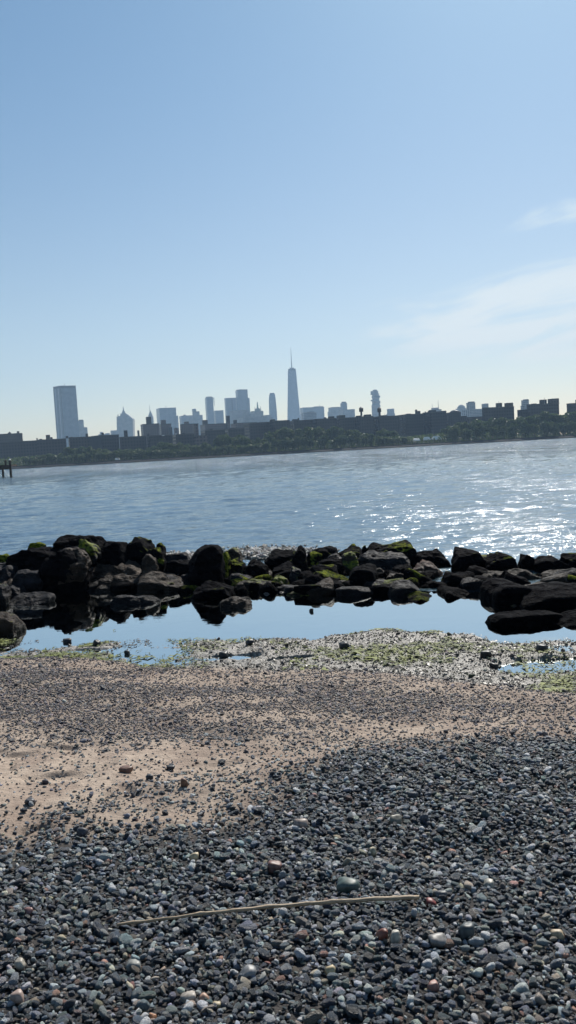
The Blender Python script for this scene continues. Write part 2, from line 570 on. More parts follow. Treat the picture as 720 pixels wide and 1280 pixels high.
# pale stones standing in for foam and sun sparkle on shallows behind the boulders
n = 7000
bx = np.concatenate([r.normal(-.45, .55, n // 2), r.normal(-2.75, .38, n // 2)]); by = rock_line(bx) + np.concatenate([r.normal(5.2, .45, n // 2), r.normal(4.3, .35, n // 2)])
s = .030 * r.lognormal(0, .4, n)
bar = scatter('foam_sparkle', bx, by, .03 + r.uniform(-.03, .08, n), s,
              palette(n, r, [(.6, .57, .52), (.35, .33, .3), (.05, .05, .05), (.2, .18, .15)], [5, 4, 3, 3]), r, .6)
tag(bar, kind='stuff')

# seaweed: thin curled fronds lying on the shelf
def fronds(name, x, y, z, r, L, mat):
    n = len(x)
    a = r.uniform(0, 6.28, n); ln = L * r.lognormal(0, .4, n); wd = ln * r.uniform(.05, .22, n)
    seg = 4
    V = []
    for i in range(seg + 1):
        tt = i / seg
        b = a + 1.2 * np.sin(tt * 3 + x * 9) * tt
        px_ = x + np.cos(b) * ln * (tt - .5); py_ = y + np.sin(b) * ln * (tt - .5)
        hz = z + .012 * np.sin(tt * 3.14) * r.uniform(.3, 1.6, n)
        w_ = wd * (1 - abs(tt - .5) * 1.5)
        V.append(np.stack([px_ - np.sin(b) * w_, py_ + np.cos(b) * w_, hz], 1))
        V.append(np.stack([px_ + np.sin(b) * w_, py_ - np.cos(b) * w_, hz + r.uniform(-.004, .006, n)], 1))
    V = np.stack(V, 1)  # n, 2(seg+1), 3
    q = np.array([[2 * i, 2 * i + 1, 2 * i + 3, 2 * i + 2] for i in range(seg)])
    F = (np.arange(n)[:, None, None] * (2 * (seg + 1)) + q[None]).reshape(-1, 4)
    me = bpy.data.meshes.new(name)
    V = V.reshape(-1, 3).astype(np.float32)
    me.vertices.add(len(V)); me.vertices.foreach_set('co', V.ravel())
    me.loops.add(F.size); me.loops.foreach_set('vertex_index', F.ravel().astype(np.int32))
    me.polygons.add(len(F)); me.polygons.foreach_set('loop_start', np.arange(0, F.size, 4, dtype=np.int32))
    me.update(calc_edges=True); me.materials.append(mat)
    o = bpy.data.objects.new(name, me); COL.objects.link(o)
    return tag(o, kind='stuff')


t = NT('seaweed_green')
nn = t.noise(t.coord(), 9, 3)
sg = t.mix(t.ramp(nn, .35, .65), (.045, .065, .010), (.18, .20, .032))
t.set(Base_Color=sg, Roughness=.75)
M['seaweed'] = t.m
x, y = sample(70000, 7.0, 12.9, r, .48, .5)
zz = ground_z(x, y)
zz = np.where((n2(x * .35, y, 3.0, 4, 44) > .60) & (x < -1.4) & (y > yp(x) - .2), .001, zz)
k = (zz > -.035) & (r.uniform(0, 1, len(x)) < algae(x, y))
fronds('seaweed', x[k], y[k], np.maximum(zz[k], 0) + .004, r, .07, M['seaweed'])
M['weed_dark'] = plain('weed_dark', (.035, .028, .015), .5, .4, 8)
x, y = sample(14000, 7.2, 12.0, r, .48, .5)
zz = ground_z(x, y)
k = (zz > -.02) & (shelf(x, y) > .4) & (n2(x, y, 2.5, 3, 60) > .56)
fronds('wrack', x[k], y[k], np.maximum(zz[k], 0) + .006, r, .05, M['weed_dark'])

# ------------------------------------------------------------------ single stones that stand out
def stone(px, py, w, h, col, label, lift=.3, sub=4, seed=0, shelfz=None):
    rr = np.random.default_rng(seed + int(px))
    # meet the ground
    v = ray(px, py); p = None
    for d in np.arange(2.2, 12.5, .01):
        q = Vector((0, 0, CAM_Z)) + v * (d / v.y)
        if q.z <= float(ground_z(np.array(q.x), np.array(q.y))) + .012: p = q; break
    m_px = p.y / FPX
    wv, f = pebble_verts(3, rr, 11, 12)
    wv /= np.abs(wv).max(0)
    wv *= np.array([w * m_px / 2, w * m_px / 2 * rr.uniform(.7, 1), h * m_px / 2 * 1.15])
    a = rr.uniform(-.5, .5); ca, sa = math.cos(a), math.sin(a)
    wv[:, :2] = wv[:, :2] @ np.array([[ca, -sa], [sa, ca]])
    key = 'stone_%02x%02x%02x' % tuple(int(min(c_, 1) * 255) for c_ in col)
    if key not in M: M[key] = plain(key, col, .5, .35, 45)
    o = mesh('stone', wv, f, M[key], smooth=True)
    g = float(ground_z(np.array(p.x), np.array(p.y)))
    o.location = (p.x, p.y, max(g, -.02) + h * m_px * lift + .006)
    return tag(o, label, 'stone', 'stones standing out on the beach')


ST = [
    (479, 1172, 17, 17, (.17, .055, .035), 'rust red rounded stone on the dark shingle below the stick'),
    (494, 1175, 15, 17, (.42, .39, .33), 'pale cream mottled stone touching the rust red stone'),
    (436, 1112, 30, 20, (.07, .10, .09), 'big grey green stone just above the stick'),
    (539, 1130, 13, 9, (.17, .035, .03), 'deep red stone just past the thick end of the stick'),
    (550, 1120, 18, 11, (.09, .09, .095), 'grey oval stone capping the deep red stone'),
    (412, 1216, 14, 12, (.42, .33, .19), 'small straw yellow stone low among dark pebbles'),
    (541, 1237, 16, 14, (.28, .15, .12), 'dusky pink stone near the bottom edge of the shingle'),
    (546, 1179, 26, 15, (.17, .16, .15), 'grey brown angular stone beside a dark green one'),
    (582, 1170, 24, 20, (.04, .055, .06), 'dark green blocky stone on the shingle below the stick end'),
    (697, 1172, 18, 14, (.40, .31, .20), 'tan stone near the border of the frame below the berm'),
    (345, 1086, 20, 14, (.15, .075, .06), 'wedge shaped reddish brown stone above the stick'),
    (243, 1073, 12, 10, (.45, .36, .22), 'yellowish stone on the slope of dark shingle above the stick'),
    (250, 1068, 11, 12, (.03, .03, .035), 'black stone leaning on the yellowish stone'),
    (35, 1142, 16, 11, (.18, .09, .08), 'rose brown stone lying beside the low end of the stick'),
    (236, 1250, 22, 13, (.34, .30, .25), 'long pale buff stone at the very front of the shingle'),
    (255, 1253, 15, 14, (.36, .22, .15), 'orange tinged stone touching the long pale buff stone'),
    (310, 1220, 24, 17, (.20, .20, .20), 'flat light grey stone in the front shingle'),
    (272, 1258, 13, 11, (.36, .29, .17), 'honey coloured stone beside the orange tinged one'),
    (191, 1272, 11, 9, (.42, .20, .10), 'small orange stone at the front edge of the shingle'),
    (22, 1250, 19, 17, (.33, .24, .20), 'pinkish pale stone on dark shingle near the frame corner'),
    (166, 1209, 22, 13, (.22, .22, .20), 'oblong light stone beneath the thin end of the stick'),
    (230, 981, 11, 11, (.17, .09, .055), 'brown upright stone standing in the bare sand'),
    (213, 960, 12, 6, (.02, .018, .02), 'black flat stone casting a shadow on the bare sand'),
    (158, 963, 17, 7, (.14, .07, .045), 'flat reddish stone on the ridge of bare sand'),
    (188, 972, 10, 7, (.03, .03, .035), 'small dark stone next to the flat reddish one on sand'),
    (57, 978, 9, 6, (.045, .04, .05), 'lone dark pebble out on the smooth sand'),
    (38, 1004, 14, 7, (.05, .045, .05), 'dark low stone at the lower rim of the smooth sand'),
    (104, 1043, 16, 12, (.05, .05, .06), 'dark blue grey stone where sand meets shingle'),
    (24, 1208, 17, 13, (.30, .27, .22), 'cream grey stone in the lower shingle under the rose stone'),
    (376, 1033, 20, 12, (.24, .19, .16), 'light brown stone in the middle of the dark shingle'),
    (495, 1029, 18, 14, (.15, .14, .11), 'olive grey stone above the stick among blue pebbles'),
    (466, 1068, 9, 12, (.40, .35, .24), 'small cream stone above the thick half of the stick'),
    (612, 1108, 16, 12, (.32, .30, .25), 'round pale stone in the dark hollow past the stick'),
    (121, 806, 9, 8, (.012, .012, .014), 'wet black stone at the edge of the green weed'),
    (84, 803, 11, 7, (.014, .013, .012), 'black stone amid the yellow green weed mat'),
    (160, 819, 8, 7, (.013, .013, .015), 'black pebble in the gap between two shallow puddles'),
    (312, 805, 12, 7, (.014, .014, .014), 'solitary black stone at the pool margin'),
    (280, 822, 12, 9, (.02, .02, .02), 'black lumpy stone among the broken shells'),
    (608, 820, 15, 10, (.013, .013, .013), 'dark stone at the tip of the small puddle'),
    (617, 835, 11, 8, (.015, .014, .014), 'small dark stone on the lower rim of the small puddle'),
    (678, 812, 16, 8, (.013, .013, .012), 'black flat stone on the gravel strip above the small puddle'),
    (430, 809, 14, 9, (.018, .018, .016), 'dark stone on the weedy rise beside the pool'),
    (391, 795, 6, 6, (.012, .012, .012), 'tiny black stone poking out of the still pool'),
]
for a in ST: stone(*a)

# ------------------------------------------------------------------ driftwood stick
p0 = onz(148, 1155, .5); p1 = onz(535, 1122, .5)
pts = []
for px_, py_ in ((146, 1156), (200, 1148.5), (262, 1143), (330, 1138.5), (400, 1132.5), (460, 1128), (500, 1123.5), (524, 1121.5)):
    v = ray(px_, py_)
    for d in np.arange(2.4, 6, .004):
        q = Vector((0, 0, CAM_Z)) + v * (d / v.y)
        if q.z <= float(ground_z(np.array(q.x), np.array(q.y))) + .040: break
    pts.append(q)
pa_, pb_ = pts[0].copy(), pts[-1].copy()
pts = [pa_.lerp(pb_, i / 11) + Vector((0, .012 * math.sin(i / 11 * 3.1), .010 * math.sin(i / 11 * 3.1) + .0005 * math.sin(i * 2.3))) for i in range(12)]
V, F = [], []
SEG, RING = 60, 10
for i in range(SEG + 1):
    tt = i / SEG * (len(pts) - 1); k = min(int(tt), len(pts) - 2); fr = tt - k
    fr2 = fr
    P = pts[k].lerp(pts[k + 1], fr2)
    P = P + Vector((0, .0016 * math.sin(i * .5), .001 * math.sin(i * .9)))
    rad = .0044 + .0042 * (i / SEG) ** .8 + (.0022 if i % 13 == 3 else .0009 if i % 7 == 2 else 0) + .0004 * math.sin(i * 2.1)
    for j in range(RING):
        a = j / RING * 2 * math.pi
        rr_ = rad * (1 + .08 * math.sin(3 * a + i * .2))
        V.append(P + Vector((.12 * rr_ * math.cos(a), math.cos(a) * rr_, math.sin(a) * rr_)))
for i in range(SEG):
    for j in range(RING):
        F.append([i * RING + j, i * RING + (j + 1) % RING, (i + 1) * RING + (j + 1) % RING, (i + 1) * RING + j])
F.append(list(range(RING))[::-1]); F.append([SEG * RING + j for j in range(RING)])
t = NT('dry_reed')
c = t.coord()
g = t.noise(t.mapping(c, (4, 60, 60)), 6, 4, .6)
M['reed'] = t.set(Base_Color=t.mix(t.ramp(g, .35, .65), (.22, .155, .095), (.46, .35, .23)), Roughness=.6, Normal=t.bump(g, .002, .6))
tag(mesh('driftwood_stick', V, F, M['reed'], smooth=True), 'thin straight weathered tan stick lying across the dark shingle', 'stick')


# ------------------------------------------------------------------ boulders
def rock(poly, d, label, mat='rock_black', face=12, moss=0.0, depth=None, p=38, seed=None, base=None, rough=.085, sub=5, group=None):
    """poly: outline in the photo, top side; d: how far away it stands; face: how far its near side leans back (deg)"""
    seed = seed if seed is not None else int(poly[0][0] * 7 + poly[0][1])
    rr = np.random.default_rng(seed)
    wpx = (max(q[0] for q in poly) - min(q[0] for q in poly)) * d / FPX
    dep = (depth * .8) if depth else max(.32, min(wpx * .7, .9))
    dc = d + dep * .40
    P = [at(px_, py_, dc) for px_, py_ in poly]
    xs = np.array([q.x for q in P]); zs = np.array([q.z for q in P])
    xm = xs.mean(); xs = xm + (xs - xm) * 1.10
    x0, x1, z1 = xs.min(), xs.max(), zs.max()
    zb = max(min(zs.min() - .05, -.16 if base is None else base), zs.min() - (.30 if face < 40 else .14))
    W = x1 - x0
    cx, cz = (x0 + x1) / 2, (z1 + zb) / 2
    pts = [(a, b) for a, b in zip(xs, zs)] + [(x1 - .06 * W, zb), (x0 + .06 * W, zb)]
    hull = convex(pts)
    N, D = [], []
    for (ax, az), (bx_, bz) in zip(hull, hull[1:] + hull[:1]):
        nx, nz = bz - az, -(bx_ - ax)
        L = math.hypot(nx, nz)
        if L < 1e-4: continue
        nx, nz = nx / L, nz / L
        dist = (ax - cx) * nx + (az - cz) * nz
        if dist < .01: continue
        ty = rr.uniform(-.25, .12) if nz > .3 else rr.uniform(-.2, .2)
        nv = np.array([nx, ty, nz]); s_ = np.linalg.norm(nv)
        N.append(nv / s_); D.append(dist / s_ + abs(ty) * dep * .10)
    H = (z1 - zb)
    fa = R(face)
    # near face hinged so that it meets the top near the back
    if face > 30:
        N.append(np.array([rr.uniform(-.12, .12), -math.cos(fa), math.sin(fa)])); D.append(math.cos(fa) * dep * .12 + math.sin(fa) * H * .30)
        N.append(np.array([0, -1, .15])); D.append(dep * .5)
    else:
        N.append(np.array([rr.uniform(-.2, .2), -math.cos(fa), math.sin(fa)])); D.append(dep * .45)
    N.append(np.array([rr.uniform(-.2, .2), 1, .15])); D.append(dep * .5)
    for _ in range(10):
        a = rr.uniform(0, 6.28); e = rr.uniform(-.5, .9)
        nv = np.array([math.cos(a), math.sin(a), e]); nv /= np.linalg.norm(nv)
        N.append(nv); D.append((abs(nv[0]) * W / 2 + abs(nv[1]) * dep / 2 + abs(nv[2]) * H / 2) * rr.uniform(.60, .88) * (1.12 if nv[1] < -.6 and face < 30 else 1))
    N = np.array(N); N /= np.linalg.norm(N, axis=1)[:, None]
    v, f = ICO[sub]
    # even out long shapes: aim the directions through a scaled sphere
    dirs = v * np.array([W / 2, dep / 2, H / 2]); dirs /= np.linalg.norm(dirs, axis=1)[:, None]
    rad = hull_radius(dirs, N, np.array(D), p)
    w = dirs * rad[:, None]
    # match the outline's extent
    sx = W / (w[:, 0].max() - w[:, 0].min()); w[:, 0] = (w[:, 0] - w[:, 0].min()) * sx + (x0 - cx)
    w[:, 2] *= (z1 - cz) / w[:, 2].max()
    q = w + np.array([cx, dc, cz])
    sz = (W * H * dep) ** (1 / 3)
    nb = n3(q, 1.6 / max(sz, .3), 4, seed % 50) - .5
    ridg = np.abs(n3(q @ np.array([[.8, 0, .6], [0, 1, 0], [-.6, 0, .8]]) * np.array([1, 1, 2.4]), 5.0, 5, seed % 31) - .5) * 1.6
    nn_ = dirs
    big = n3(q, 3.2 / max(sz, .3), 2, seed % 23 + 60) - .5
    w = w + nn_ * ((nb * rough * 2.3 + big * rough * 1.8 - ridg * rough * 1.5) * sz)[:, None]
    w[:, 2] += (z1 - cz) - w[:, 2].max()
    w[:, 0] = (w[:, 0] - w[:, 0].min()) * W / (w[:, 0].max() - w[:, 0].min()) + (x0 - cx)
    w[:, 2] = np.where(w[:, 2] > z1 - cz + .02, z1 - cz + .02, w[:, 2])
    o = mesh('boulder', w, f, M[mat], smooth=True)
    o.location = (cx, dc, cz)
    o['moss'] = float(moss)
    return tag(o, label, 'rock', group or 'boulders of the breakwater')


def convex(pts):
    pts = sorted(set((round(a, 4), round(b, 4)) for a, b in pts))
    def half(ps):
        h = []
        for q in ps:
            while len(h) >= 2 and (h[-1][0] - h[-2][0]) * (q[1] - h[-2][1]) - (h[-1][1] - h[-2][1]) * (q[0] - h[-2][0]) <= 0: h.pop()
            h.append(q)
        return h[:-1]
    return half(pts) + half(pts[::-1])   # counter clockwise: outward normal is (dz,-dx)


K, B, G, RD = 'rock_black', 'rock_brown', 'rock_grey', 'rock_red'
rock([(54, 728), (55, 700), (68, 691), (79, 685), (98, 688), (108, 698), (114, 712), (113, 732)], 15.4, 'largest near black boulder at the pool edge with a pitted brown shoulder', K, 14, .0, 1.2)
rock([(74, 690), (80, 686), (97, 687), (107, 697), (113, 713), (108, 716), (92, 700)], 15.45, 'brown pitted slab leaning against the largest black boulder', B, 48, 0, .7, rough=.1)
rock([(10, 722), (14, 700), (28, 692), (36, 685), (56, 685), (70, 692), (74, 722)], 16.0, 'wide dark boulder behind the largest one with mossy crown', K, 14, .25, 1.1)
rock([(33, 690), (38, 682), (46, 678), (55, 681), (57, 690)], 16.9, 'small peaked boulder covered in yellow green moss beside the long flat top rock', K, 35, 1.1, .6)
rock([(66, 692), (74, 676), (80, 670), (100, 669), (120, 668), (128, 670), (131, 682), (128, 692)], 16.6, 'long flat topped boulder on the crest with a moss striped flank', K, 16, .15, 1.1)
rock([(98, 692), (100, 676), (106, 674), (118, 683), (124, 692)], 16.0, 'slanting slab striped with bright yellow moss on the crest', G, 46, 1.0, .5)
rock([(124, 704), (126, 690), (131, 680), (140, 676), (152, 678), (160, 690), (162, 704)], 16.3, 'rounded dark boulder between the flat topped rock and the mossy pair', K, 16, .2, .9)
rock([(160, 696), (163, 678), (170, 671), (180, 671), (189, 675), (193, 690), (190, 700)], 16.5, 'tall knobbly mossy boulder at the edge of the pale foam gap', K, 18, .45, .9)
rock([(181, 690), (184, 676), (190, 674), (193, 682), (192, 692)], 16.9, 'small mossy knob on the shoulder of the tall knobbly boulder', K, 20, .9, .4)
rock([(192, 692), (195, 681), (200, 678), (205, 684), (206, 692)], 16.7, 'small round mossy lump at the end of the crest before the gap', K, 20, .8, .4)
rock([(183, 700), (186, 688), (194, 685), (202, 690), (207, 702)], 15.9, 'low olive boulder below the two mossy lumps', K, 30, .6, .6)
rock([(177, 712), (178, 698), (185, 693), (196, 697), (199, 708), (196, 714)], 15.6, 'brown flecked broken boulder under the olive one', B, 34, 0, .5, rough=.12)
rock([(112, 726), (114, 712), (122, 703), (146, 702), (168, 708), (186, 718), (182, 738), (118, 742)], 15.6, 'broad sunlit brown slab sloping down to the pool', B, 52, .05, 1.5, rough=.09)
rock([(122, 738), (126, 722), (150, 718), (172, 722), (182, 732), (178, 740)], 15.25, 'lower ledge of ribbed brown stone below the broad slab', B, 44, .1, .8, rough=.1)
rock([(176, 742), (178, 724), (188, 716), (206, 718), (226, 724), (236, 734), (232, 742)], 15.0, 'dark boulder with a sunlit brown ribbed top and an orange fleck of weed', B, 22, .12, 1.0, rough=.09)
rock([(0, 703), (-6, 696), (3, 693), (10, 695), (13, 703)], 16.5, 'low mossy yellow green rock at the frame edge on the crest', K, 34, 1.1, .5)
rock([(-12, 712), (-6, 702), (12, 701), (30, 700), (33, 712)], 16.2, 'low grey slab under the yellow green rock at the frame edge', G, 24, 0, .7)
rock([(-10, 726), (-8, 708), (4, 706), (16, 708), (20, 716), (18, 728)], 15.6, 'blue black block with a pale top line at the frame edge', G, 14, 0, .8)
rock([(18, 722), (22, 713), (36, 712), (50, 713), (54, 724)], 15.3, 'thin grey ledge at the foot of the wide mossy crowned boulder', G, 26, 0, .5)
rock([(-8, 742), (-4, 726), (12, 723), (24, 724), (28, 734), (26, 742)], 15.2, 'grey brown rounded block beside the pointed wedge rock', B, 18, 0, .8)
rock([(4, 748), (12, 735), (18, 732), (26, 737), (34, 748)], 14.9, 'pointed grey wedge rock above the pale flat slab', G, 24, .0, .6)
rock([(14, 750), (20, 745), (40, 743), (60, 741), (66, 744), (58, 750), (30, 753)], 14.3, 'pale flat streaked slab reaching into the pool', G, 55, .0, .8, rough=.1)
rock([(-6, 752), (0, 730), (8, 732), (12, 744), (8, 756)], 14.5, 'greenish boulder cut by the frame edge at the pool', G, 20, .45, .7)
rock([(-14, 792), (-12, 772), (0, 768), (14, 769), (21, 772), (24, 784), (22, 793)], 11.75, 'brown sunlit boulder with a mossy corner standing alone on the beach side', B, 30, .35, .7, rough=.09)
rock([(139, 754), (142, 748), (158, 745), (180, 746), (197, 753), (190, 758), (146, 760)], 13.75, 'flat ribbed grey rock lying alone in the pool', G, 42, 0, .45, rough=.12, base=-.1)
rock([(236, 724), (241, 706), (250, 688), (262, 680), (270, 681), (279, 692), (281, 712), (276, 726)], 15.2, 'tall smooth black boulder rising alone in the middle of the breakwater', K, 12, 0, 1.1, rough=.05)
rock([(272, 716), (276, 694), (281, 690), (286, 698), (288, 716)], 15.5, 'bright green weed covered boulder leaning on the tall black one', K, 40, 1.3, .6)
rock([(278, 700), (282, 688), (290, 685), (298, 690), (303, 700)], 16.4, 'low brown green rock on the crest beside the pale foam', B, 34, .6, .6)
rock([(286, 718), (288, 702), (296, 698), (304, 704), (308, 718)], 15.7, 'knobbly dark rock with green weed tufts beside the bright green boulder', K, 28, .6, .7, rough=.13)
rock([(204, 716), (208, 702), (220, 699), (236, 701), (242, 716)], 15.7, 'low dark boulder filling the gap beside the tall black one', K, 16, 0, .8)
rock([(206, 697), (212, 692), (224, 692), (238, 697), (236, 703), (208, 703)], 16.6, 'low dark rock crossed by pale foam in the gap of the crest', G, 35, 0, .6)
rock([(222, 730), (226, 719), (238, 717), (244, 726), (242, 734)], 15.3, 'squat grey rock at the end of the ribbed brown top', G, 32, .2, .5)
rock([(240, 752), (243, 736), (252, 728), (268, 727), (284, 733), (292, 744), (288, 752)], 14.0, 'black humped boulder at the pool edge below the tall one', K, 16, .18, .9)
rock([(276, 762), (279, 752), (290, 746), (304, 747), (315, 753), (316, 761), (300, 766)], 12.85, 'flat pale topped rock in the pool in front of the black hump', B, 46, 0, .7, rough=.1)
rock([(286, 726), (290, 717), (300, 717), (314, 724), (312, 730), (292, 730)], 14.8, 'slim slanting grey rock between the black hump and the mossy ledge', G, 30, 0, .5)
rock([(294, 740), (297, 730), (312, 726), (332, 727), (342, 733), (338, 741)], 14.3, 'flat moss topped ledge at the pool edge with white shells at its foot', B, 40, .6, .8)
rock([(303, 724), (306, 706), (318, 700), (330, 703), (338, 714), (336, 726)], 15.4, 'broken dark boulder in front of the pale foam gap', K, 22, .12, .9, rough=.12)
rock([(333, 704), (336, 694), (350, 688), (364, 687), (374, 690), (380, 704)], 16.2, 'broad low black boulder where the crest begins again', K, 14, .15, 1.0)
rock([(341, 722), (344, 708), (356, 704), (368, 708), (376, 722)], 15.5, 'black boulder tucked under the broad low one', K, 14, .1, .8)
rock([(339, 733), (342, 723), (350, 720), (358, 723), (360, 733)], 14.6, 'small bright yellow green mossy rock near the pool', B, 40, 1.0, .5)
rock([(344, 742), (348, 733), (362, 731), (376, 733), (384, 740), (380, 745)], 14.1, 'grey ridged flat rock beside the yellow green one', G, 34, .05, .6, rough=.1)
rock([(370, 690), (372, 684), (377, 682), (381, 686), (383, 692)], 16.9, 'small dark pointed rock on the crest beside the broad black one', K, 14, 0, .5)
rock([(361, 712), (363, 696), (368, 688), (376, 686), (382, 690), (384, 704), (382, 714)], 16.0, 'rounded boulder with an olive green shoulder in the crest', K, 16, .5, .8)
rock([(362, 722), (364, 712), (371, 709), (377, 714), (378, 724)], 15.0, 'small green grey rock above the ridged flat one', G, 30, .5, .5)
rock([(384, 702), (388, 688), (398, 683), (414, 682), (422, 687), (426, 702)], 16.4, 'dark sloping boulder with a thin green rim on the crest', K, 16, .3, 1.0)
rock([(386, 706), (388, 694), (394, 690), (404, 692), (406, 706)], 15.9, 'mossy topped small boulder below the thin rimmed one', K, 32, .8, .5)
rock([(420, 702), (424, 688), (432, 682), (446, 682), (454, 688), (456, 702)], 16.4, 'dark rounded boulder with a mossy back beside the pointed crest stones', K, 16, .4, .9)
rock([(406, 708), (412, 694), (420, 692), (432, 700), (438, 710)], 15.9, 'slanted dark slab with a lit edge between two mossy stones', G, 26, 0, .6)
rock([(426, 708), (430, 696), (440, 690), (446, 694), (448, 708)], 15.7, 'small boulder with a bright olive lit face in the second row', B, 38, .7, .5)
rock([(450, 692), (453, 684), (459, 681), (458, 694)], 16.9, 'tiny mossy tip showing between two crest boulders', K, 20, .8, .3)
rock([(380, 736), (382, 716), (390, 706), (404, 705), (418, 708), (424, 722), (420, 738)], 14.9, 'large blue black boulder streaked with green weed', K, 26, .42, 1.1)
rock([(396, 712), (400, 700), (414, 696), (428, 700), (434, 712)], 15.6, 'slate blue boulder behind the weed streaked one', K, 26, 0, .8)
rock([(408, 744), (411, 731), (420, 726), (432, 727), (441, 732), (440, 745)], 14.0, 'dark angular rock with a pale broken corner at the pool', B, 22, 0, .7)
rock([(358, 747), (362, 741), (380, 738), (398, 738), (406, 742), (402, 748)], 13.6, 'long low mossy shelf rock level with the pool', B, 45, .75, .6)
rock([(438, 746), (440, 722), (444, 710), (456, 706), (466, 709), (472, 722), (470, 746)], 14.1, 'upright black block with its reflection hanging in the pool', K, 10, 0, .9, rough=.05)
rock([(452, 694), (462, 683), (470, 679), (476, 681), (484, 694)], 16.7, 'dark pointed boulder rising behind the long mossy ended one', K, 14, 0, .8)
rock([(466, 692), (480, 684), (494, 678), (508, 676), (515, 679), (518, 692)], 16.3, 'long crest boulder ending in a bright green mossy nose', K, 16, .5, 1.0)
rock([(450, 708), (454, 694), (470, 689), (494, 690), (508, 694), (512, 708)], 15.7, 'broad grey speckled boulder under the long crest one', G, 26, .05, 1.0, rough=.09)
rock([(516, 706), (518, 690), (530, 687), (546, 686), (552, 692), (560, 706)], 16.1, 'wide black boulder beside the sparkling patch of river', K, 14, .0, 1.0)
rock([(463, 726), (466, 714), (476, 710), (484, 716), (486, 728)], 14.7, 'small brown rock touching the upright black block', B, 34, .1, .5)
rock([(464, 736), (468, 726), (482, 724), (486, 732), (484, 740)], 14.2, 'low brown green rock at the foot of the upright block', B, 30, .3, .5)
rock([(484, 730), (487, 719), (498, 716), (510, 719), (512, 732)], 14.4, 'brown rough block with a mossy lower edge in the middle row', B, 32, .25, .6, rough=.1)
rock([(490, 722), (494, 710), (506, 706), (516, 712), (518, 722)], 14.9, 'dark boulder arching over the brown rough block', K, 18, 0, .7)
rock([(516, 724), (520, 710), (534, 702), (546, 706), (556, 718), (558, 726)], 14.9, 'red brown layered boulder with a green tinted flank', RD, 44, .12, .9, rough=.1)
rock([(486, 750), (489, 736), (506, 731), (526, 724), (542, 724), (549, 736), (548, 752)], 13.8, 'wide slate black boulder behind the big moss ridged one', K, 22, 0, 1.0)
rock([(472, 762), (474, 755), (481, 751), (488, 754), (489, 762)], 12.9, 'small green topped rock at the tip of the moss ridged one', B, 36, .8, .4)
rock([(484, 768), (498, 757), (512, 748), (524, 742), (534, 748), (546, 753), (552, 772)], 12.6, 'big triangular black boulder with a mossy ridge at the pool edge', K, 22, .55, 1.1)
rock([(545, 772), (548, 748), (556, 735), (572, 737), (594, 744), (606, 752), (606, 772)], 12.8, 'large sloping black boulder with a pale top line', K, 12, 0, 1.1)
rock([(548, 778), (554, 768), (574, 762), (598, 757), (610, 758), (604, 768), (580, 776)], 11.9, 'row of pale ridged wet stone along the water beside the mossy islet', G, 40, 0, .8, rough=.14)
rock([(553, 728), (558, 716), (566, 716), (590, 730), (604, 738), (596, 742), (570, 738)], 14.1, 'long slanting slab with a bright mossy spine', K, 36, .6, .8)
rock([(563, 712), (566, 696), (570, 687), (584, 685), (596, 687), (602, 698), (604, 714)], 15.3, 'dome shaped black boulder standing alone on the crest', K, 12, .2, 1.0)
rock([(600, 706), (602, 696), (610, 694), (614, 706)], 15.6, 'low olive rock wedged behind the dome shaped boulder', B, 34, .7, .5)
rock([(606, 714), (609, 702), (620, 694), (630, 691), (636, 694), (642, 704), (646, 716)], 15.0, 'faceted black boulder with an olive lit edge on the crest', K, 14, .4, .9)
rock([(648, 714), (650, 696), (654, 692), (664, 696), (667, 712)], 15.0, 'narrow upright black stone beside the faceted one', K, 12, 0, .6)
rock([(664, 716), (667, 702), (676, 697), (692, 696), (704, 702), (708, 718)], 14.8, 'low wide black boulder beside the narrow upright stone', K, 14, .1, 1.0)
rock([(703, 714), (706, 698), (716, 692), (730, 692), (738, 700), (738, 716)], 14.8, 'mossy topped boulder cut by the frame edge on the crest', K, 16, .45, .9)
rock([(584, 722), (588, 708), (598, 708), (616, 717), (614, 728), (590, 728)], 14.6, 'slate grey slanting rock under the dome shaped boulder', K, 30, 0, .7)
rock([(594, 734), (598, 722), (614, 716), (634, 715), (644, 722), (640, 734)], 14.2, 'brown furrowed slab below the faceted boulder', B, 44, .05, .8, rough=.11)
rock([(634, 734), (638, 718), (650, 712), (664, 714), (682, 722), (684, 736)], 14.0, 'brown grey sloping stone in the middle of the dark heap', B, 36, 0, .9, rough=.09)
rock([(676, 726), (682, 718), (700, 713), (724, 712), (736, 718), (736, 728)], 14.0, 'long low brown stone reaching the frame edge', B, 36, 0, .8, rough=.09)
rock([(608, 764), (612, 736), (622, 727), (640, 726), (656, 734), (662, 746), (664, 768)], 12.1, 'tall coal black boulder behind the long front one', K, 8, 0, 1.1, rough=.05)
rock([(652, 742), (656, 732), (668, 729), (680, 728), (684, 734), (676, 742)], 12.9, 'flat olive topped stone set in the coal black heap', B, 44, .35, .6)
rock([(650, 776), (656, 744), (672, 734), (700, 737), (722, 731), (740, 733), (752, 776)], 11.6, 'massive black boulder filling the frame edge', K, 8, 0, 1.2, rough=.05)
rock([(612, 776), (622, 764), (636, 759), (650, 760), (656, 770), (654, 780)], 11.6, 'low weed topped stone resting behind the long front boulder', B, 30, .55, .5)
rock([(611, 790), (614, 773), (624, 767), (652, 766), (682, 765), (694, 769), (700, 778), (698, 793)], 10.65, 'long coal black loaf shaped boulder lowest in the heap', K, 6, .05, .55, rough=.05)
rock([(690, 800), (694, 780), (710, 768), (740, 762), (752, 802)], 10.35, 'black boulder at the frame edge beside the loaf shaped one', K, 8, 0, .9, rough=.05)
rock([(590, 784), (593, 777), (601, 775), (609, 778), (612, 784), (602, 788)], 11.2, 'small mossy islet rock standing in the pool', B, 26, .55, .35, base=-.1)
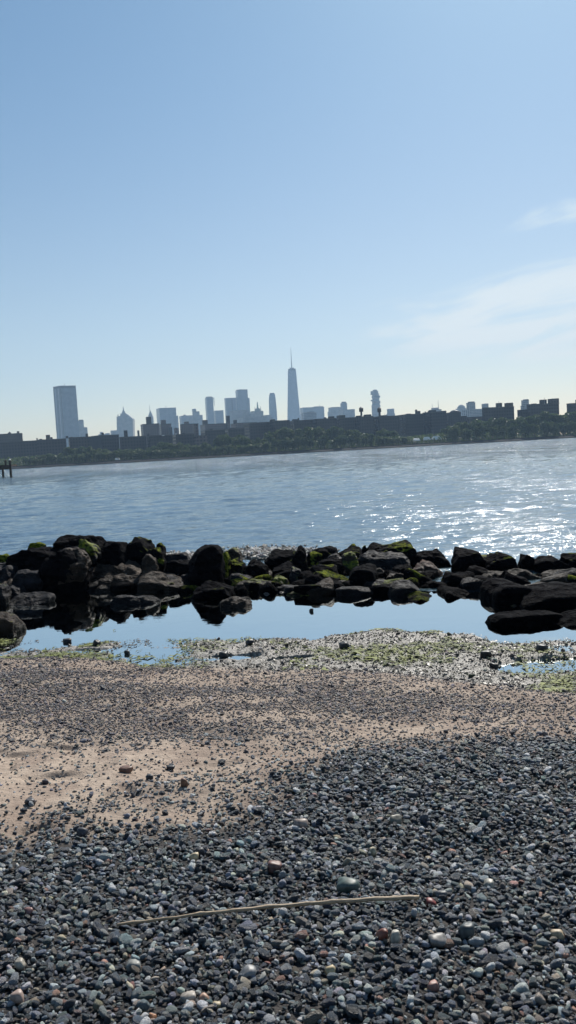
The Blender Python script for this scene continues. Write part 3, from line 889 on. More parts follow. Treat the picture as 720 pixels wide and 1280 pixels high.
# low rocks that fill the heap, small and all alike
fr = np.random.default_rng(99)
for i in range(280):
    bx_ = fr.uniform(-7.5, 6.5); by_ = rock_line(bx_) + fr.normal(.35, .75)
    if by_ < rock_line(bx_) - .1 or (bx_ > 2.2 and by_ < rock_line(bx_) + .5): continue
    g = float(ground_z(np.array(bx_), np.array(by_)))
    w_ = fr.uniform(.18, .62); h_ = w_ * fr.uniform(.4, .75)
    wv, f = pebble_verts(3, fr, 12, 9)
    wv /= np.abs(wv).max(0); wv = wv + (n3(wv, 3, 3, i)[:, None] - .5) * .22 * wv
    wv *= np.array([w_ / 2, w_ / 2 * .8, h_ / 2])
    o = mesh('rock', wv, f, M[(K, K, K, K, K, B, K, K, G)[i % 9]], smooth=True)
    o.location = (bx_, by_, max(g, -.05) + h_ * .2); o.rotation_euler = (fr.normal(0, .3), fr.normal(0, .3), fr.uniform(0, 6))
    o['moss'] = float(fr.choice([0, 0, .3, .7]))
    tag(o, 'small dark rock wedged low in the gaps between the big breakwater boulders', 'rock', 'small filler rocks of the breakwater')

# ------------------------------------------------------------------ water
def water_mat(name, river):
    t = NT(name)
    c = t.coord()
    geo = t.n('ShaderNodeNewGeometry')
    sep = t.n('ShaderNodeSeparateXYZ'); t.l(geo.outputs['Position'], sep.inputs[0])
    if river:
        a = t.noise(t.mapping(c, (.32, 1, 1), (0, 0, .10)), 1.8, 5, .6, .4)
        b = t.noise(t.mapping(c, (.40, 1, 1), (0, 0, -.12)), 7.0, 4, .6, .3)
        d = t.noise(c, .03, 3, .5)
        e = t.noise(t.mapping(c, (.6, 1, 1), (0, 0, .1)), .9, 5, .62, .3)
        farm = t.ramp(sep.outputs[1], 25, 160)
        h = t.math('ADD', t.math('MULTIPLY', a, .07), t.math('MULTIPLY', b, .028))
        h = t.math('ADD', h, t.math('MULTIPLY', t.math('MULTIPLY', e, farm), .5))
        far2 = t.noise(t.mapping(c, (.5, 1, 1)), .25, 6, .68, .3)
        h = t.math('ADD', h, t.math('MULTIPLY', t.math('MULTIPLY', far2, t.ramp(sep.outputs[1], 120, 420)), 1.1))
        lull = t.noise(t.mapping(c, (.16, .035, 1)), 1.0, 7, .68)
        h = t.math('MULTIPLY', h, t.math('MULTIPLY_ADD', t.ramp(lull, .36, .64), .9, .4))
        nrm = t.bump(h, 1.0, 1.0)
        fn = t.n('ShaderNodeTexNoise'); t.l(t.mapping(c, (.45, 1, 1), (0, 0, .1)), fn.inputs['Vector'])
        fn.inputs['Scale'].default_value = .9; fn.inputs['Detail'].default_value = 3
        v1 = t.n('ShaderNodeVectorMath', operation='SUBTRACT'); t.l(fn.outputs['Color'], v1.inputs[0]); v1.inputs[1].default_value = (.5, .5, .5)
        v2 = t.n('ShaderNodeVectorMath', operation='MULTIPLY'); t.l(v1.outputs[0], v2.inputs[0]); v2.inputs[1].default_value = (.9, 1.5, 0)
        v3 = t.n('ShaderNodeVectorMath', operation='SCALE'); t.l(v2.outputs[0], v3.inputs[0])
        t.l(t.math('MULTIPLY', t.ramp(sep.outputs[1], 60, 260), t.math('MULTIPLY_ADD', t.ramp(lull, .36, .64), .9, .45)), v3.inputs['Scale'])
        # wind lanes: long streaks of steeper and flatter water
        lane = t.noise(t.mapping(c, (.11, .016, 1), (0, 0, .03)), 1.0, 6, .7)
        cl = t.n('ShaderNodeCombineXYZ')
        t.l(t.math('MULTIPLY', t.math('MULTIPLY', t.math('SUBTRACT', .48, lane), 1.5), t.ramp(sep.outputs[1], 60, 200)), cl.inputs[1])
        v6 = t.n('ShaderNodeVectorMath', operation='ADD'); t.l(v3.outputs[0], v6.inputs[0]); t.l(cl.outputs[0], v6.inputs[1])
        v4 = t.n('ShaderNodeVectorMath', operation='ADD'); t.l(v6.outputs[0], v4.inputs[0]); t.l(nrm, v4.inputs[1])
        v5 = t.n('ShaderNodeVectorMath', operation='NORMALIZE'); t.l(v4.outputs[0], v5.inputs[0]); nrm = v5.outputs[0]
        t.set(Base_Color=t.mix(t.ramp(d, .35, .65), (.05, .085, .10), (.07, .11, .125)), Roughness=t.math('MULTIPLY_ADD', t.ramp(sep.outputs[1], 40, 260), .035, .055), IOR=6.0, Normal=nrm)
    else:
        a = t.noise(t.mapping(c, (.5, 1, 1)), 9.0, 3, .5, .3)
        w = t.noise(c, .8, 3, .6)
        h = t.math('MULTIPLY', t.math('MULTIPLY', a, .0012), t.ramp(w, .45, .65))
        t.set(Base_Color=(.60, .655, .65), Metallic=1.0, Roughness=.015, IOR=1.33, Normal=t.bump(h, 1.0, 1.0))
    return t.m


M['river'] = water_mat('river_water', True)
M['pool'] = water_mat('pool_water', False)
# pool
un = np.linspace(-1, 1, 120)
ym = np.linspace(0, 1, 50)
Xp = np.repeat((un * 12)[None, :], 50, 0)
Yp = 6.0 + (rock_line(Xp) + .3 - 6.0) * ym[:, None]
Zp = np.zeros_like(Xp)
pool = gridmesh('tide_pool', Xp, Yp, Zp, M['pool']); tag(pool, kind='structure')
# river: rows packed towards the boulders, waves as real shape
rr_ = np.random.default_rng(3)
yy = 1 / np.linspace(1 / 13.0, 1 / 652.0, 900)
yy = np.concatenate([yy[yy < 652][:-1], [652.0]])
uu = np.linspace(-1, 1, 620)
Xr = uu[None, :] * (.62 * yy + 6)[:, None]
Yr = np.repeat(yy[:, None], len(uu), 1)
Yr = Yr + (rock_line(Xr) + .3 - 13.0) * np.exp(-(Yr - 13.0) / 6.0)
step = np.gradient(yy)[:, None]
sx = (Xr[:, 1:2] - Xr[:, 0:1])
H = np.zeros_like(Xr)
for i in range(64):
    lam = .35 * (14.0 ** (rr_.uniform(0, 1)))
    th = R(-90 + 8) + rr_.normal(0, .36)
    k_ = 2 * math.pi / lam
    amp = .0105 * lam ** .85 * rr_.uniform(.4, 1.3) * .37
    vis = 1 - sstep(.28, .5, np.maximum(step * abs(math.sin(th)), sx * abs(math.cos(th))) / lam)
    ph = k_ * (Xr * math.cos(th) + Yr * math.sin(th)) + rr_.uniform(0, 6.28) + 1.5 * n2(Xr, Yr, .12, 1, i)
    s_ = np.sin(ph)
    H += amp * vis * (s_ + .28 * np.cos(2 * ph))
calm = sstep(0, 3.5, Yr - rock_line(Xr) - .8)
H *= (.25 + .75 * calm) * (.75 + .5 * n2(Xr, Yr, .07, 2, 77))
H *= sstep(0, 1.2, Yr - rock_line(Xr) - .3)
river = gridmesh('river', Xr, Yr, H, M['river']); tag(river, kind='structure')

# ------------------------------------------------------------------ far bank
SH = 650.0
def sheet(name, x0, x1, prof, mat, seg=80, jit=0.0):
    """long strip following a y,z profile"""
    xs = np.linspace(x0, x1, seg)
    X_, Y_ = np.meshgrid(xs, [p_[0] for p_ in prof]); Z_ = np.meshgrid(xs, [p_[1] for p_ in prof])[1]
    j = (n2(X_, Y_, .11, 3, 3) - .5) * jit
    return gridmesh(name, X_, Y_ + j, Z_ + j * .15 * (Z_ > -.5), mat, False)


M['park_ground'] = plain('park_ground', (.03, .036, .02), .9, .4, .03)
tag(sheet('riverbank', -900, 900, [(SH, -1.2), (SH + .6, .3), (SH + 2.2, 1.2), (SH + 4, 1.5), (SH + 5, 2.2)], M['bank_stone'], 700, 2.0), kind='structure')
tag(sheet('city_ground', -2900, 2900, [(SH + 4.5, 2.15), (SH + 60, 2.3), (1200, 2.4), (5400, 2.4)], M['park_ground'], 20), kind='structure')
GZ = 2.0


def plan_prism(name, plan, z0, z1, mat, parent=None, ztop=None, origin=None):
    """plan: list of (x,y) counter clockwise seen from above; ztop: per-corner heights"""
    ox, oy, oz = origin
    n = len(plan)
    V = [(x_ - ox, y_ - oy, z0 - oz) for x_, y_ in plan] + [(x_ - ox, y_ - oy, (ztop[i] if ztop else z1) - oz) for i, (x_, y_) in enumerate(plan)]
    F = [[i, (i + 1) % n, n + (i + 1) % n, n + i] for i in range(n)] + [list(range(n))[::-1], list(range(n, 2 * n))]
    return mesh(name, V, F, mat, parent)


def rect_plan(x0, x1, d, s=.25, tt=.35, maxd=60):
    W = x1 - x0
    a = min(s * W / tt, maxd); b = W * (1 - s) * tt
    xc = x0 + s * W
    if a < s * W / tt: b = s * (1 - s) * W * W / a if a > 0 else b
    b = min(b, maxd * 1.5)
    return [(x0, d + a), (xc, d), (x1, d + b), (x1 - xc + x0, d + a + b)]


def box_from(px0, px1, pyt, d):
    a, b = at(px0, pyt, d), at(px1, pyt, d)
    return a.x, b.x, (a.z + b.z) / 2


def building(name, cat, label, d, main, parts=(), mat='brick_dark', s=.25, tt=.3, group=None, trim=True):
    """main: (px0, px1, top); parts: (name, px0, px1, top, material, kind) set on top of or against the main block"""
    x0, x1, z = box_from(*main, d)
    org = ((x0 + x1) / 2, d, GZ)
    solo = not parts and not trim
    root = None
    if not solo:
        root = empty(name, org)
        tag(root, label, cat, group)
    body = plan_prism('facade' if root else name, rect_plan(x0, x1, d, s, tt), GZ, z, M[mat], root, origin=org)
    if not root:
        body.location = org; tag(body, label, cat, group)
    if trim and root:
        pl = rect_plan(x0 - .25, x1 + .25, d - .25, s, tt)
        plan_prism('parapet', pl, z + .003, z + .9, M['dark_trim'] if 'brick' in mat else M['roof_grey'], root, origin=org)
    for p_ in parts:
        nm, a0, a1, ty, pm = p_[:5]
        kind = p_[5] if len(p_) > 5 else 'box'
        y_off = p_[6] if len(p_) > 6 else 4.0
        dd = d + y_off
        X0, X1, Z1 = box_from(a0, a1, ty, dd)
        low = z + .2 if kind != 'wing' else GZ
        if kind in ('box', 'wing'):
            plan_prism(nm, rect_plan(X0, X1, dd, .25, .3, 12 if kind == 'box' else 40), low, Z1, M[pm], root, origin=org)
        elif kind == 'mast':
            cx_ = (X0 + X1) / 2; w_ = max((X1 - X0) / 2, .25)
            lathe(nm, [(w_, low), (w_ * .8, low + (Z1 - low) * .4), (w_ * .35, Z1)], (cx_, dd), M[pm], root, org, 8)
        elif kind == 'pyramid':
            cx_ = (X0 + X1) / 2; w_ = (X1 - X0) / 2
            lathe(nm, [(w_ * 1.3, low), (w_ * .05, Z1)], (cx_, dd + w_), M[pm], root, org, 4)
        elif kind == 'dome':
            cx_ = (X0 + X1) / 2; w_ = (X1 - X0) / 2
            Hh = Z1 - low
            lathe(nm, [(w_ * math.cos(a_), low + Hh * math.sin(a_)) for a_ in np.linspace(0, 1.45, 7)], (cx_, dd + w_), M[pm], root, org, 16)
    return root or body


def lathe(name, prof, cxy, mat, parent, org, seg=12, smooth=False):
    V, F = [], []
    for r_, z_ in prof:
        for j in range(seg):
            a = (j + .5) / seg * 2 * math.pi
            V.append((cxy[0] + r_ * math.cos(a) - org[0], cxy[1] + r_ * math.sin(a) - org[1], z_ - org[2]))
    for i in range(len(prof) - 1):
        for j in range(seg):
            F.append([i * seg + j, i * seg + (j + 1) % seg, (i + 1) * seg + (j + 1) % seg, (i + 1) * seg + j])
    F.append(list(range(seg))[::-1]); F.append([(len(prof) - 1) * seg + j for j in range(seg)])
    return mesh(name, V, F, mat, parent, smooth)


def loft(name, secs, mat, parent, org):
    """secs: (z, x0, x1, y0, y1, corner cut) from bottom to top"""
    V, F = [], []
    for z_, x0, x1, y0, y1, c_ in secs:
        for x_, y_ in ((x0 + c_, y0), (x1 - c_, y0), (x1, y0 + c_), (x1, y1 - c_), (x1 - c_, y1), (x0 + c_, y1), (x0, y1 - c_), (x0, y0 + c_)):
            V.append((x_ - org[0], y_ - org[1], z_ - org[2]))
    for i in range(len(secs) - 1):
        for j in range(8):
            F.append([i * 8 + j, i * 8 + (j + 1) % 8, (i + 1) * 8 + (j + 1) % 8, (i + 1) * 8 + j])
    F.append(list(range(8))[::-1]); F.append([(len(secs) - 1) * 8 + j for j in range(8)])
    return mesh(name, V, F, mat, parent)


RB = 'roof_bulkhead'
# --- far towers, 1.6 to 4.5 km away
# wide glass slab seen on its corner
d = 2800
x0, z = at(63, 482.5, d).x, at(76, 482, d).z
xc, x1 = at(75, 482.5, d).x, at(92.3, 481, d).x
org = ((x0 + x1) / 2, d, GZ)
e = empty('residential_tower', org); tag(e, 'widest tall blue glass tower standing apart from the rest, with two faces showing', 'tower')
plan = [(x0, d + 30), (xc, d), (x1, d + 26), (x0 + x1 - xc, d + 56)]
plan_prism('facade', plan, GZ, z - 8, M['glass_far'], e, origin=org)
plan_prism('crown_band', [(x0 + .6, d + 30), (xc, d + .8), (x1 - .6, d + 26), (x0 + x1 - xc, d + 55)], z - 8 + .01, z - 2, M['dark_trim'], e, origin=org)
plan_prism('parapet', [(x0 - .4, d + 30), (xc, d - .4), (x1 + .4, d + 26), (x0 + x1 - xc, d + 56.4)], z - 2 + .01, z, M['roof_grey'], e, origin=org)
plan_prism('corner_strip', [(xc - 2.2, d + 4), (xc, d - .7), (xc + 2.2, d + 1.6), (xc, d + 5)], GZ, z - 9, M['dark_trim'], e, origin=org)
m_ = at(78.5, 478.3, d)
lathe('antenna', [(.9, z), (.3, m_.z)], (m_.x, d + 20), M['steel'], e, org, 6)

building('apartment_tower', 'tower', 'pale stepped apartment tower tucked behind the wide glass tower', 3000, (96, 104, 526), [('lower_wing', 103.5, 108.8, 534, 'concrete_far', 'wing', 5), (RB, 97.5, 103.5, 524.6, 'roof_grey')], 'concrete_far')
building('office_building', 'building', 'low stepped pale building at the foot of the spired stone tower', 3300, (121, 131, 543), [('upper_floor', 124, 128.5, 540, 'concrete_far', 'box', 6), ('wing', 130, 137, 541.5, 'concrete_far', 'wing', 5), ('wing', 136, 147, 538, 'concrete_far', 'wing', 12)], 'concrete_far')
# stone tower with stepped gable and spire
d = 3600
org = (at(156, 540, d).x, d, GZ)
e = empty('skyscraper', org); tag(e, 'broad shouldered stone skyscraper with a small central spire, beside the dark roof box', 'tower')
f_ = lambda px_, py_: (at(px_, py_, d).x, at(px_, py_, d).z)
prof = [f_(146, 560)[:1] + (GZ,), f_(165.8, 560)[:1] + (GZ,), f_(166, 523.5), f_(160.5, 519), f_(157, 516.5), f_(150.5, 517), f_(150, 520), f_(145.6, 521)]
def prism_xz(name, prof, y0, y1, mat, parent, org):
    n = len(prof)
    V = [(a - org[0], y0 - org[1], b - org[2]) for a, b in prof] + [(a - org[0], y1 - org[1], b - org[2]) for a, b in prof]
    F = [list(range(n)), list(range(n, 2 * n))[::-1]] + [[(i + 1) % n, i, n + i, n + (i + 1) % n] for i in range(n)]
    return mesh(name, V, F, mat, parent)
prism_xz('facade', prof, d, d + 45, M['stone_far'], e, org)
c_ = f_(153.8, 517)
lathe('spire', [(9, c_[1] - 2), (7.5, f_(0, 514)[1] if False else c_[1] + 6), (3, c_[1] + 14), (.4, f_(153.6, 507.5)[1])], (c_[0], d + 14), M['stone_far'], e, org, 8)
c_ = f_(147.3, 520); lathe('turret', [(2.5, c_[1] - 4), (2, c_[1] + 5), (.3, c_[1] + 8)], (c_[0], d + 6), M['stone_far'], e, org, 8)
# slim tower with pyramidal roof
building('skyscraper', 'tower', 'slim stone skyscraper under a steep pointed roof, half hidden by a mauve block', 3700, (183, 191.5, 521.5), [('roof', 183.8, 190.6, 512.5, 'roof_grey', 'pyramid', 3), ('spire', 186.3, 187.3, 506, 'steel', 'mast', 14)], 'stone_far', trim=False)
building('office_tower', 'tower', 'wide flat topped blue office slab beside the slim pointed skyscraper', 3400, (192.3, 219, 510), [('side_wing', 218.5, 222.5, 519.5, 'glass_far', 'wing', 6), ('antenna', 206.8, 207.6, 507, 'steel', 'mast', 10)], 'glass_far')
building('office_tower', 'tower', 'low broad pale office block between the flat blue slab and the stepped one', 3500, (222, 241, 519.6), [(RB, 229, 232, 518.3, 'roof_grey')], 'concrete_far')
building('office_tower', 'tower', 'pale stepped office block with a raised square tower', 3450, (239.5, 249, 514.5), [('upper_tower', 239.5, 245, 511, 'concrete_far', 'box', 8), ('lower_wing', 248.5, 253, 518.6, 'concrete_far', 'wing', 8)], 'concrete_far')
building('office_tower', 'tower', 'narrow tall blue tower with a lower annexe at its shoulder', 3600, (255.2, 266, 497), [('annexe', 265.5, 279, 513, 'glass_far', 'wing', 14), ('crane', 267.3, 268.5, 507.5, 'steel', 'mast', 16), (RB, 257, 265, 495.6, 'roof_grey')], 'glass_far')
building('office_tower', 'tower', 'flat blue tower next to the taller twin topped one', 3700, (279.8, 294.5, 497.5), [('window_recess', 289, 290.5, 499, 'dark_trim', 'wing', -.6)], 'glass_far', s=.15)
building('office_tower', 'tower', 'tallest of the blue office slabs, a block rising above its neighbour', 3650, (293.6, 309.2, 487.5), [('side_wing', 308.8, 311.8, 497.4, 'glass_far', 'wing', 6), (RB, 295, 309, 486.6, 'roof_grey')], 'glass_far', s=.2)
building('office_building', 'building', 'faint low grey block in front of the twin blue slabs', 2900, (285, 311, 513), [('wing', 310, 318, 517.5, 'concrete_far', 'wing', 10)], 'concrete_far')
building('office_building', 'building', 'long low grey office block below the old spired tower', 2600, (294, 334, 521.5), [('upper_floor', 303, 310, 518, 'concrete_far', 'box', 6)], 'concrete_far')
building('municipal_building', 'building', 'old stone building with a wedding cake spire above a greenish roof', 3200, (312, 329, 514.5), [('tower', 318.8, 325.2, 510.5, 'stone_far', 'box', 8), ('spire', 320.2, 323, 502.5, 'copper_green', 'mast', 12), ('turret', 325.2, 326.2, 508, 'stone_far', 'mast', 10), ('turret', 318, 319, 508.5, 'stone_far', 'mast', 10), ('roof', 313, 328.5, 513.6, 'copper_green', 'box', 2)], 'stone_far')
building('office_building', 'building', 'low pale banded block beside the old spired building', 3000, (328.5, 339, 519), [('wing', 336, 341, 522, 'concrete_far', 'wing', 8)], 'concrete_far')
# slim rounded tower
d = 3900
org = (at(341, 520, d).x, d, GZ)
e = empty('skyscraper', org); tag(e, 'slim rounded glass skyscraper standing alone beside the tallest tower', 'tower')
X = lambda px_, py_=510: at(px_, py_, d).x
Zz = lambda px_, py_: at(px_, py_, d).z
loft('facade', [(GZ, X(336), X(347, 540), d, d + 38, 8), (Zz(341, 515), X(336), X(345.8), d, d + 36, 8), (Zz(341, 500), X(336, 500), X(344.7, 500), d + 1, d + 34, 8), (Zz(341, 494), X(336.4, 494), X(343.8, 494), d + 2, d + 30, 8), (Zz(341, 492), X(336.8, 492), X(343.2, 492), d + 3, d + 28, 8)], M['glass_far'], e, org)
loft('crown_band', [(Zz(341, 492) + .01, X(337.2, 492), X(343, 492), d + 4, d + 27, 7), (Zz(341, 491), X(337.2, 492), X(342.8, 492), d + 4, d + 27, 7)], M['dark_trim'], e, org)
# the tallest tower: chamfered taper and spire
d = 4430
zt = Zz(365, 461)
X = lambda px_, py_=510: at(px_, py_, d).x
Zz = lambda px_, py_: at(px_, py_, d).z
zt = Zz(365, 460.5)
xa, xb = X(359.6, 530), X(376, 530)
ta, tb = X(359.8, 461), X(370, 461)
cxm = (xa + xb) / 2
org = (cxm, d, GZ)
e = empty('skyscraper', org); tag(e, 'tallest tapering glass skyscraper topped with a long thin spire', 'tower')
W2 = (xb - xa) / 2
base_sq = [(xa, d), (xb, d), (xb, d + 2 * W2), (xa, d + 2 * W2)]
tc = ((ta + tb) / 2, d + W2); tr_ = (tb - ta) / 2
V = [(x_ - org[0], y_ - org[1], z_ - org[2]) for x_, y_ in base_sq for z_ in (GZ,)]
V += [(x_ - org[0], y_ - org[1], Zz(365, 524) - org[2]) for x_, y_ in base_sq]
V += [(tc[0] - org[0] + dx, tc[1] - org[1] + dy, zt - 8 - org[2]) for dx, dy in ((0, -tr_), (tr_, 0), (0, tr_), (-tr_, 0))]
F = [[0, 1, 5, 4], [1, 2, 6, 5], [2, 3, 7, 6], [3, 0, 4, 7], [4, 5, 8], [5, 9, 8], [5, 6, 9], [6, 10, 9], [6, 7, 10], [7, 11, 10], [7, 4, 11], [4, 8, 11], [8, 9, 10, 11], [3, 2, 1, 0]]
mesh('facade', V, F, M['glass_far'], e)
lathe('parapet', [(tr_ * .98, zt - 8 + .01), (tr_ * .98, zt)], tc, M['dark_trim'], e, org, 12)
lathe('ring', [(tr_ * .55, zt + .01), (tr_ * .6, zt + 6), (tr_ * .4, zt + 7)], tc, M['steel'], e, org, 12)
sp = lathe('spire', [(3.0, zt), (2.6, zt + 30), (3.6, zt + 31), (3.4, zt + 34), (2.0, zt + 35), (1.5, zt + 80), (.5, Zz(363, 433))], tc, M['steel'], e, org, 8)

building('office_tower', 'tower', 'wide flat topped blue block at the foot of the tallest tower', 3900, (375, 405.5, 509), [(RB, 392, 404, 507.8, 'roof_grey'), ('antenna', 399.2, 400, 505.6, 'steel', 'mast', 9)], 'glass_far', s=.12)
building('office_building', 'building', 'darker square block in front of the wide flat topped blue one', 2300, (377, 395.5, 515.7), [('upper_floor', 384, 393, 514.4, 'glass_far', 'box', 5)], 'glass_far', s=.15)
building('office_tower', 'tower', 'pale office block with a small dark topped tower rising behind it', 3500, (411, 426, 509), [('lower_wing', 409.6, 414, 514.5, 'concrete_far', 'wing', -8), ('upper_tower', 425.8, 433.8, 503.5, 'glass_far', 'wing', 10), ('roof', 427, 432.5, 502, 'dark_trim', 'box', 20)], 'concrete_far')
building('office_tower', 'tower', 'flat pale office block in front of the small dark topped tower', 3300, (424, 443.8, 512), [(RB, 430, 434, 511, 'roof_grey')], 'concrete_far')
# tower of shifted boxes
d = 3500
X = lambda px_, py_=500: at(px_, py_, d).x
Zz = lambda px_, py_: at(px_, py_, d).z
org = (X(470), d, GZ)
e = empty('residential_tower', org); tag(e, 'slender jagged tower of shifted balconies seen behind a roof tank', 'tower')
lv = [(525, 465, 474.8, 'facade'), (506, 464.8, 475.4, 'balcony_floor'), (504.5, 465.4, 474.6, 'facade'), (501, 465.8, 475.6, 'facade'), (499.3, 464.0, 474.4, 'balcony_floor'), (497, 466, 474.6, 'facade'), (494.5, 465.6, 475.8, 'balcony_floor'), (493, 466, 474.0, 'facade'), (491.8, 464.2, 474.8, 'balcony_floor'), (488.3, 464.4, 473.6, 'facade'), (487, 467, 471.8, 'facade')]
zprev = GZ
for i, (py_, a0, a1, nm) in enumerate(lv[1:]):
    zc = Zz(470, py_)
    off = 0 if nm == 'facade' else -1.5
    plan_prism(nm, rect_plan(X(a0), X(a1), d + off + (i % 3) * .7, .3, .4), zprev + .005, zc, M['glass_far' if i % 2 else 'concrete_far'], e, origin=org)
    zprev = zc
building('office_tower', 'tower', 'small pale tapered block alone between the roof tank and the long dark roofs', 3300, (484.5, 493, 511.2), [('lower_wing', 483.8, 494, 517, 'glass_far', 'wing', -3)], 'glass_far')
building('office_building', 'building', 'distant pale block carrying two thin masts above the dark roofs', 2400, (538, 552.5, 512), [('upper_floor', 540, 549, 509.6, 'concrete_far', 'box', 4), ('mast', 539.8, 540.4, 504.6, 'steel', 'mast', 6), ('mast', 547.2, 548, 500, 'steel', 'mast', 6)], 'concrete_far')
building('office_tower', 'tower', 'far hazy tower with a rounded domed top', 3000, (571.5, 583.5, 510.5), [('dome', 572.5, 582.5, 505.5, 'roof_grey', 'dome', 4)], 'concrete_far')
building('apartment_tower', 'tower', 'hazy grey tower with a rounded shoulder beside a long low mauve block', 2000, (584.6, 594.6, 503.6), [('roof', 586, 593.4, 501.8, 'roof_grey', 'box', 6), ('low_block', 581.5, 613, 511, 'concrete_far', 'wing', -10), ('stair_tower', 603.4, 611, 504.4, 'concrete_far', 'wing', -4)], 'concrete_far')
building('apartment_tower', 'tower', 'hazy grey tower peeking out behind the widest dark housing slab', 1700, (653.4, 661.6, 500.5), [(RB, 655, 661, 499, 'roof_grey'), ('wing', 651.6, 656, 507, 'concrete_far', 'wing', 4)], 'concrete_far')

# --- mid distance mauve brick blocks, 1 to 1.4 km
g = 'brick housing blocks on the far bank'
building('brick_building', 'apartment block', 'mauve brick block with a tall roof box hiding the slim pointed skyscraper', 1150, (172, 198, 530.5), [(RB, 181, 188.6, 521, 'brick_dark'), ('side_wing', 171, 174, 538, 'brick_brown', 'wing', -4)], 'brick_mauve', group=g)
building('brick_building', 'apartment block', 'mauve brick block with a square roof box below the flat blue slab', 1200, (197, 213.5, 530.5), [(RB, 199.6, 207, 525, 'brick_mauve'), ('stair_tower', 210, 215, 534, 'brick_dark', 'wing', -8), ('stair_tower', 192, 196, 534, 'brick_brown', 'wing', -12)], 'brick_mauve', group=g)
building('brick_building', 'apartment block', 'small brown roofed block between two larger mauve ones', 1250, (216.5, 223, 536), [(RB, 218, 221, 534.6, 'brick_mauve')], 'brick_mauve', group=g)
building('brick_building', 'apartment block', 'mauve brick block with a low roof box under the pale stepped offices', 1150, (223, 242, 530.6), [(RB, 229, 236, 527, 'brick_mauve')], 'brick_mauve', group=g)
building('brick_building', 'apartment block', 'light mauve slab end standing higher than the dark roofs beside it', 860, (240.6, 247.6, 530.5), [(RB, 242, 246, 529.4, 'brick_mauve')], 'brick_mauve', group=g)
building('brick_building', 'apartment block', 'long mauve brick block with one box at each end of its roof', 1200, (247, 284, 530.4), [(RB, 252, 259.4, 525, 'brick_brown'), ('chimney', 281.6, 287, 519.6, 'brick_dark', 'wing', 2)], 'brick_mauve', group=g)
building('brick_building', 'apartment block', 'mauve brick block with a chimney box beside the tall dark stair tower', 1200, (286.5, 321, 529), [(RB, 291, 296, 525, 'brick_dark'), ('stair_tower', 284, 287.4, 528, 'brick_brown', 'wing', -5)], 'brick_mauve', group=g)
# --- near bank row of dark housing, 720 to 900 m
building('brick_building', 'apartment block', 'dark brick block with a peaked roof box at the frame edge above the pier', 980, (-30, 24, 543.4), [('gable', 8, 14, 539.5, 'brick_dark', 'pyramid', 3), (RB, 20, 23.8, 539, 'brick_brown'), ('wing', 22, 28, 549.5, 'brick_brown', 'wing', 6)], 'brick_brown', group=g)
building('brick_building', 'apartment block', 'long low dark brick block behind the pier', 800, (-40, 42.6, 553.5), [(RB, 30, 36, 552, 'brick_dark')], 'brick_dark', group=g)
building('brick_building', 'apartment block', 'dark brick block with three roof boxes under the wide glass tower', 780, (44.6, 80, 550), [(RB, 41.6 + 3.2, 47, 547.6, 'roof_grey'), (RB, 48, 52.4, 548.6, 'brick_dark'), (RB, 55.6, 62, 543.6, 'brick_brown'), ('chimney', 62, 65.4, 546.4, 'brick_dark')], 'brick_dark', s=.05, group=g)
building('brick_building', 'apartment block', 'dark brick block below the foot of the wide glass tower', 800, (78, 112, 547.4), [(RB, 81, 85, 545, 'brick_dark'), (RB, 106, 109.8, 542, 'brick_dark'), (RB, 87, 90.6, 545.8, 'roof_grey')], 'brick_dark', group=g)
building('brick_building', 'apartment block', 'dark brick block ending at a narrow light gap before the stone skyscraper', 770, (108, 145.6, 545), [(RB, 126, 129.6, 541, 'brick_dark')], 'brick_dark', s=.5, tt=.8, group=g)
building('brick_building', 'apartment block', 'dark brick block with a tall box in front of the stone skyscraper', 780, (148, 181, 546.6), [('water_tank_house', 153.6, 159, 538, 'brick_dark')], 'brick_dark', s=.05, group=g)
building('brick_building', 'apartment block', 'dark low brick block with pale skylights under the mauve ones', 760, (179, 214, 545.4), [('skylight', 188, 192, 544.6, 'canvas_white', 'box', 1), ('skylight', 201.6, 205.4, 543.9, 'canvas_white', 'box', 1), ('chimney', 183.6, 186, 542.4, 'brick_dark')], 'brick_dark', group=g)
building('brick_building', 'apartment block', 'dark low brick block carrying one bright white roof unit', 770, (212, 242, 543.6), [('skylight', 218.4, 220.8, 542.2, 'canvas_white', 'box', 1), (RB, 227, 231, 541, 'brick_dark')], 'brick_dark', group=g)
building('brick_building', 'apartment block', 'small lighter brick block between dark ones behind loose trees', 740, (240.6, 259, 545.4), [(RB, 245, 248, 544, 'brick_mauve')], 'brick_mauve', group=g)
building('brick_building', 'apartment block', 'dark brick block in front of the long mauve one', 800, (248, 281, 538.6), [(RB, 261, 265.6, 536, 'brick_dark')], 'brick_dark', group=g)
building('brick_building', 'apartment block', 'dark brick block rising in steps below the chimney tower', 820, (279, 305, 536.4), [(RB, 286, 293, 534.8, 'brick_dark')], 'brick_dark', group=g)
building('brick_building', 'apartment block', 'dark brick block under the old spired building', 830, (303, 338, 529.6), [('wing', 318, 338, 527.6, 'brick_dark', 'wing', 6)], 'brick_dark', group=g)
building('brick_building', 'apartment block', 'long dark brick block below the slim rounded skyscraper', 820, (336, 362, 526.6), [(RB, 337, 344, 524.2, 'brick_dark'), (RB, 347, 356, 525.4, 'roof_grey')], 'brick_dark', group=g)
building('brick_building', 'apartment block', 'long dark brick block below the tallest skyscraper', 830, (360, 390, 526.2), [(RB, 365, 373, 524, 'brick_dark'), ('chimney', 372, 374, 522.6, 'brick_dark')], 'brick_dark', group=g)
building('brick_building', 'apartment block', 'dark brick block under the wide flat topped blue one', 820, (388, 420, 524.2), [(RB, 404.6, 408, 521.6, 'brick_dark'), (RB, 410, 418, 520.4, 'brick_dark')], 'brick_dark', group=g)
